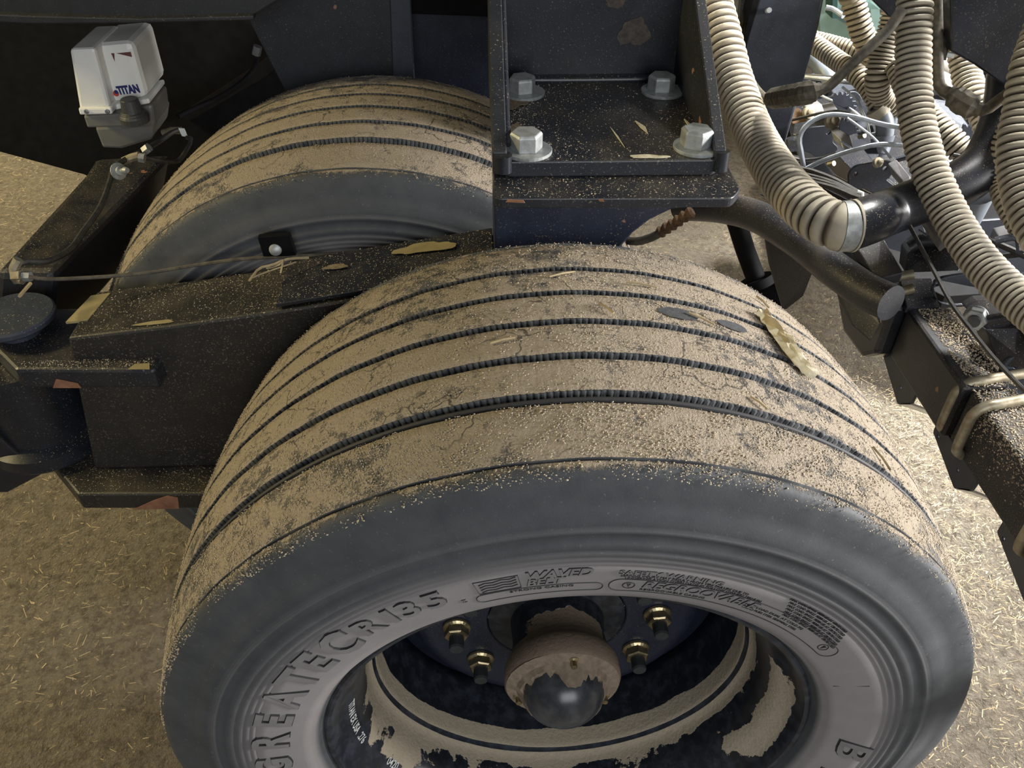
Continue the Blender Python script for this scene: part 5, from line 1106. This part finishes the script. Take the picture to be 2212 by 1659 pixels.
rag_patch((-0.048, 0.600, 1.1005), (1, 0, 0), (0, 1, 0), 0.020, 0.055, 30, 7, 'chaff_cake', br, 'caked_dust'); rag_patch((-0.052, 0.470, 1.1005), (1, 0, 0), (0, 1, 0), 0.013, 0.055, 30, 8, 'chaff_cake', br, 'caked_dust')
rag_patch((0.103, 0.407, 1.1005), (1, 0, 0), (0, 1, 0), 0.026, 0.006, 20, 9, 'husk', br, 'worn_patch')
rag_patch((-0.175, 0.512, 0.9215), (0.986, 0, 0.164), (0, 1, 0), 0.050, 0.016, 30, 11, 'bare_patch', arm); rag_patch((-0.30, 0.50, 0.9005), (0.986, 0, 0.164), (0, 1, 0), 0.020, 0.008, 20, 12, 'chaff_cake', arm)
rag_patch((-0.545, 0.4415, 0.8520), (1, 0, 0.11), (0, 1, 0), 0.028, 0.006, 20, 13, 'bare_patch', arm)
for p0, p1, w_, lab in (((0.1029, 0.5115, 1.1012), (0.1128, 0.4711, 1.1012), 0.0035, 'pale chaff flake between the right-hand bolts of the bracket'), ((0.1664, 0.5156, 1.1012), (0.1688, 0.4864, 1.1012), 0.002, 'thin chaff sliver beside the right gusset of the bracket'), ((0.0687, 0.4936, 1.1012), (0.0785, 0.4316, 1.1012), 0.0010, 'fine hair of straw in the middle of the bracket foot plate')):
    a_, b_ = Vector(p0), Vector(p1); d_ = (b_ - a_).normalized(); q_ = Vector((-d_.y, d_.x, 0)) * w_
    m_ = (a_ + b_) / 2 + q_ * 0.5
    tag(MB().prism([a_ - q_ * 0.2, m_ - q_, b_, m_ + q_, a_ + q_ * 0.3], (0, 0, 0.0009)).build('chaff_flake', 'husk'), lab, 'straw')

# ------------------------------------------------------------------ bits on the front tyre
def on_tread(deg, y, lift=0.002):
    t = math.radians(deg); r = tread_r(y) + lift; return Vector((r * math.cos(t), y, RT + r * math.sin(t)))
hk = empty('corn_husk', on_tread(56, 0.24), 'crumpled pale husk stuck across the grooves of the front tyre', 'husk')
P = [Vector(q) for q in [(0.2234, 0.2807, 0.9647), (0.2335, 0.2727, 0.9603), (0.2384, 0.251, 0.9594), (0.2421, 0.2319, 0.9584), (0.2429, 0.2114, 0.9585), (0.2488, 0.1945, 0.9554), (0.2594, 0.1863, 0.9493)]]
def husk_strip(P, w, name, mat, seed, lift):
    r_ = random.Random(seed); V = []; F = []
    for i, p in enumerate(P):
        c = Vector((0, 0, RT)); n = Vector((p.x, 0, p.z - RT)); n.normalize()
        t = (P[min(i + 1, len(P) - 1)] - P[max(i - 1, 0)]).normalized(); s = n.cross(t).normalized()
        ww = w * (0.35 + 0.65 * math.sin(math.pi * (i + 0.6) / (len(P) + 0.2))) * r_.uniform(0.75, 1.15)
        for k in range(5):
            a = -1 + k * 0.5; V.append(p + s * ww * a + n * (lift * (1 - a * a) + r_.uniform(-0.0015, 0.002)))
    for i in range(len(P) - 1):
        for k in range(4): F.append((i * 5 + k, i * 5 + k + 1, i * 5 + k + 6, i * 5 + k + 5))
    o = mesh_obj(name, [v - loc_of(hk) for v in V], F, M[mat], hk, False)
    o.modifiers.new('thickness', 'SOLIDIFY').thickness = 0.0008
    return o
def onto_tread(P, lift=0.003):
    out = []
    for p in P:
        d = Vector((p.x, 0, p.z - RT)); d.normalize(); r = tread_r(p.y) + lift; out.append(Vector((d.x * r, p.y, RT + d.z * r)))
    return out
def ray_to_tread(pix):
    return pix
husk_strip(onto_tread(spline(P, 0.007)), 0.013, 'leaf', 'husk', 1, 0.007)
husk_strip(onto_tread(spline([q + Vector((0.004, -0.006, 0)) for q in P[2:]], 0.007)), 0.008, 'leaf', 'husk', 4, 0.010)
husk_strip(onto_tread(spline([q + Vector((-0.004, 0.008, 0)) for q in P[1:5]], 0.007)), 0.007, 'leaf', 'straw', 9, 0.009)
rs = random.Random(4)
pcs = list(zip([(-0.0049, 0.293, 1.0141), (0.0831, 0.2773, 1.0088), (-0.0754, 0.1725, 1.0127), (0.1412, 0.2234, 0.9987), (0.3242, 0.1056, 0.8968), (0.175, 0.1019, 0.9826), (0.0361, 0.2199, 1.0174), (0.2503, 0.335, 0.9422)], (0.3, -0.1, 0.15, -0.4, -1.0, -0.7, -0.9, -0.8), (0.03, 0.034, 0.026, 0.03, 0.03, 0.02, 0.022, 0.022)))
for k, (p, a, l) in enumerate(pcs):
    q = Vector(p); n = Vector((q.x, 0, q.z - RT)).normalized(); t1 = Vector((n.z, 0, -n.x)); d = t1 * math.cos(a) + Vector((0, 1, 0)) * math.sin(a)
    o = MB().tube([q - d * l / 2, q + n * 0.001, q + d * l / 2], 0.0013, 5).build('straw_piece', 'straw')
    tag(o, ['straw piece lying near the top back of the front tyre', 'longest straw piece on the second rib from the back of the front tyre', 'straw piece on the shaded left half of the front tyre', 'straw piece next to the two bare spots on the front tyre', 'brown chaff sliver low on the right shoulder of the front tyre', 'chaff sliver below the husk on the front tyre', 'thin stalk on the middle rib of the front tyre', 'stalk beside the upper end of the husk'][k], 'straw')

# ------------------------------------------------------------------ far background: another machine in the shed
gm = empty('green_machine', [(1.6788, 3.5781, 0.3516)][0], 'pale green machine frame standing far behind the hoses at the top', 'machine')
MB().prism([(1.4945, 3.7028, 0.545), (1.934, 3.5189, 0.585), (1.946, 3.471, 0.4205), (1.7879, 3.5378, 0.3828), (1.7531, 3.5093, 0.2342), (1.5696, 3.5819, 0.2128)], (0, 0.2, 0)).build('side_sheet', 'green', gm)
MB().prism([(1.747, 3.45, 0.4075), (1.7768, 3.3946, 0.2703), (1.7496, 3.4064, 0.2668), (1.7109, 3.4654, 0.4035)], (0, 0.2, 0)).build('post', 'green', gm)
MB().prism([(1.6836, 3.4662, 0.3629), (1.7594, 3.4382, 0.3866), (1.7617, 3.4329, 0.3719), (1.6863, 3.4595, 0.3443)], (0, 0.2, 0)).build('rail', 'green', gm)
MB().prism([(1.5409, 3.5726, 0.5357), (1.5633, 3.564, 0.5377), (1.5829, 3.5066, 0.352), (1.564, 3.5139, 0.35)], (0, 0.1, 0)).build('post', 'dark_green', gm)
MB().prism([(1.7793, 3.6327, 0.3036), (1.8362, 3.6084, 0.3102), (1.8396, 3.5799, 0.2221), (1.788, 3.6018, 0.2156)], (0, 0.1, 0)).build('opening', 'dark_green', gm)
tp = empty('tan_panel', [(1.8164, 2.5735, 0.3672)][0], 'yellowish tan panel seen through the gap under the hopper panel', 'panel')
tq = [(2.1607, 3.4, 0.2125), (2.406, 3.4, 0.2104)]
MB().prism([tq[0], tq[1], (tq[1][0], 3.4, 0.0), (tq[0][0], 3.4, 0.0)], (0, 0.1, 0)).build('sheet', 'tan_panel', tp)
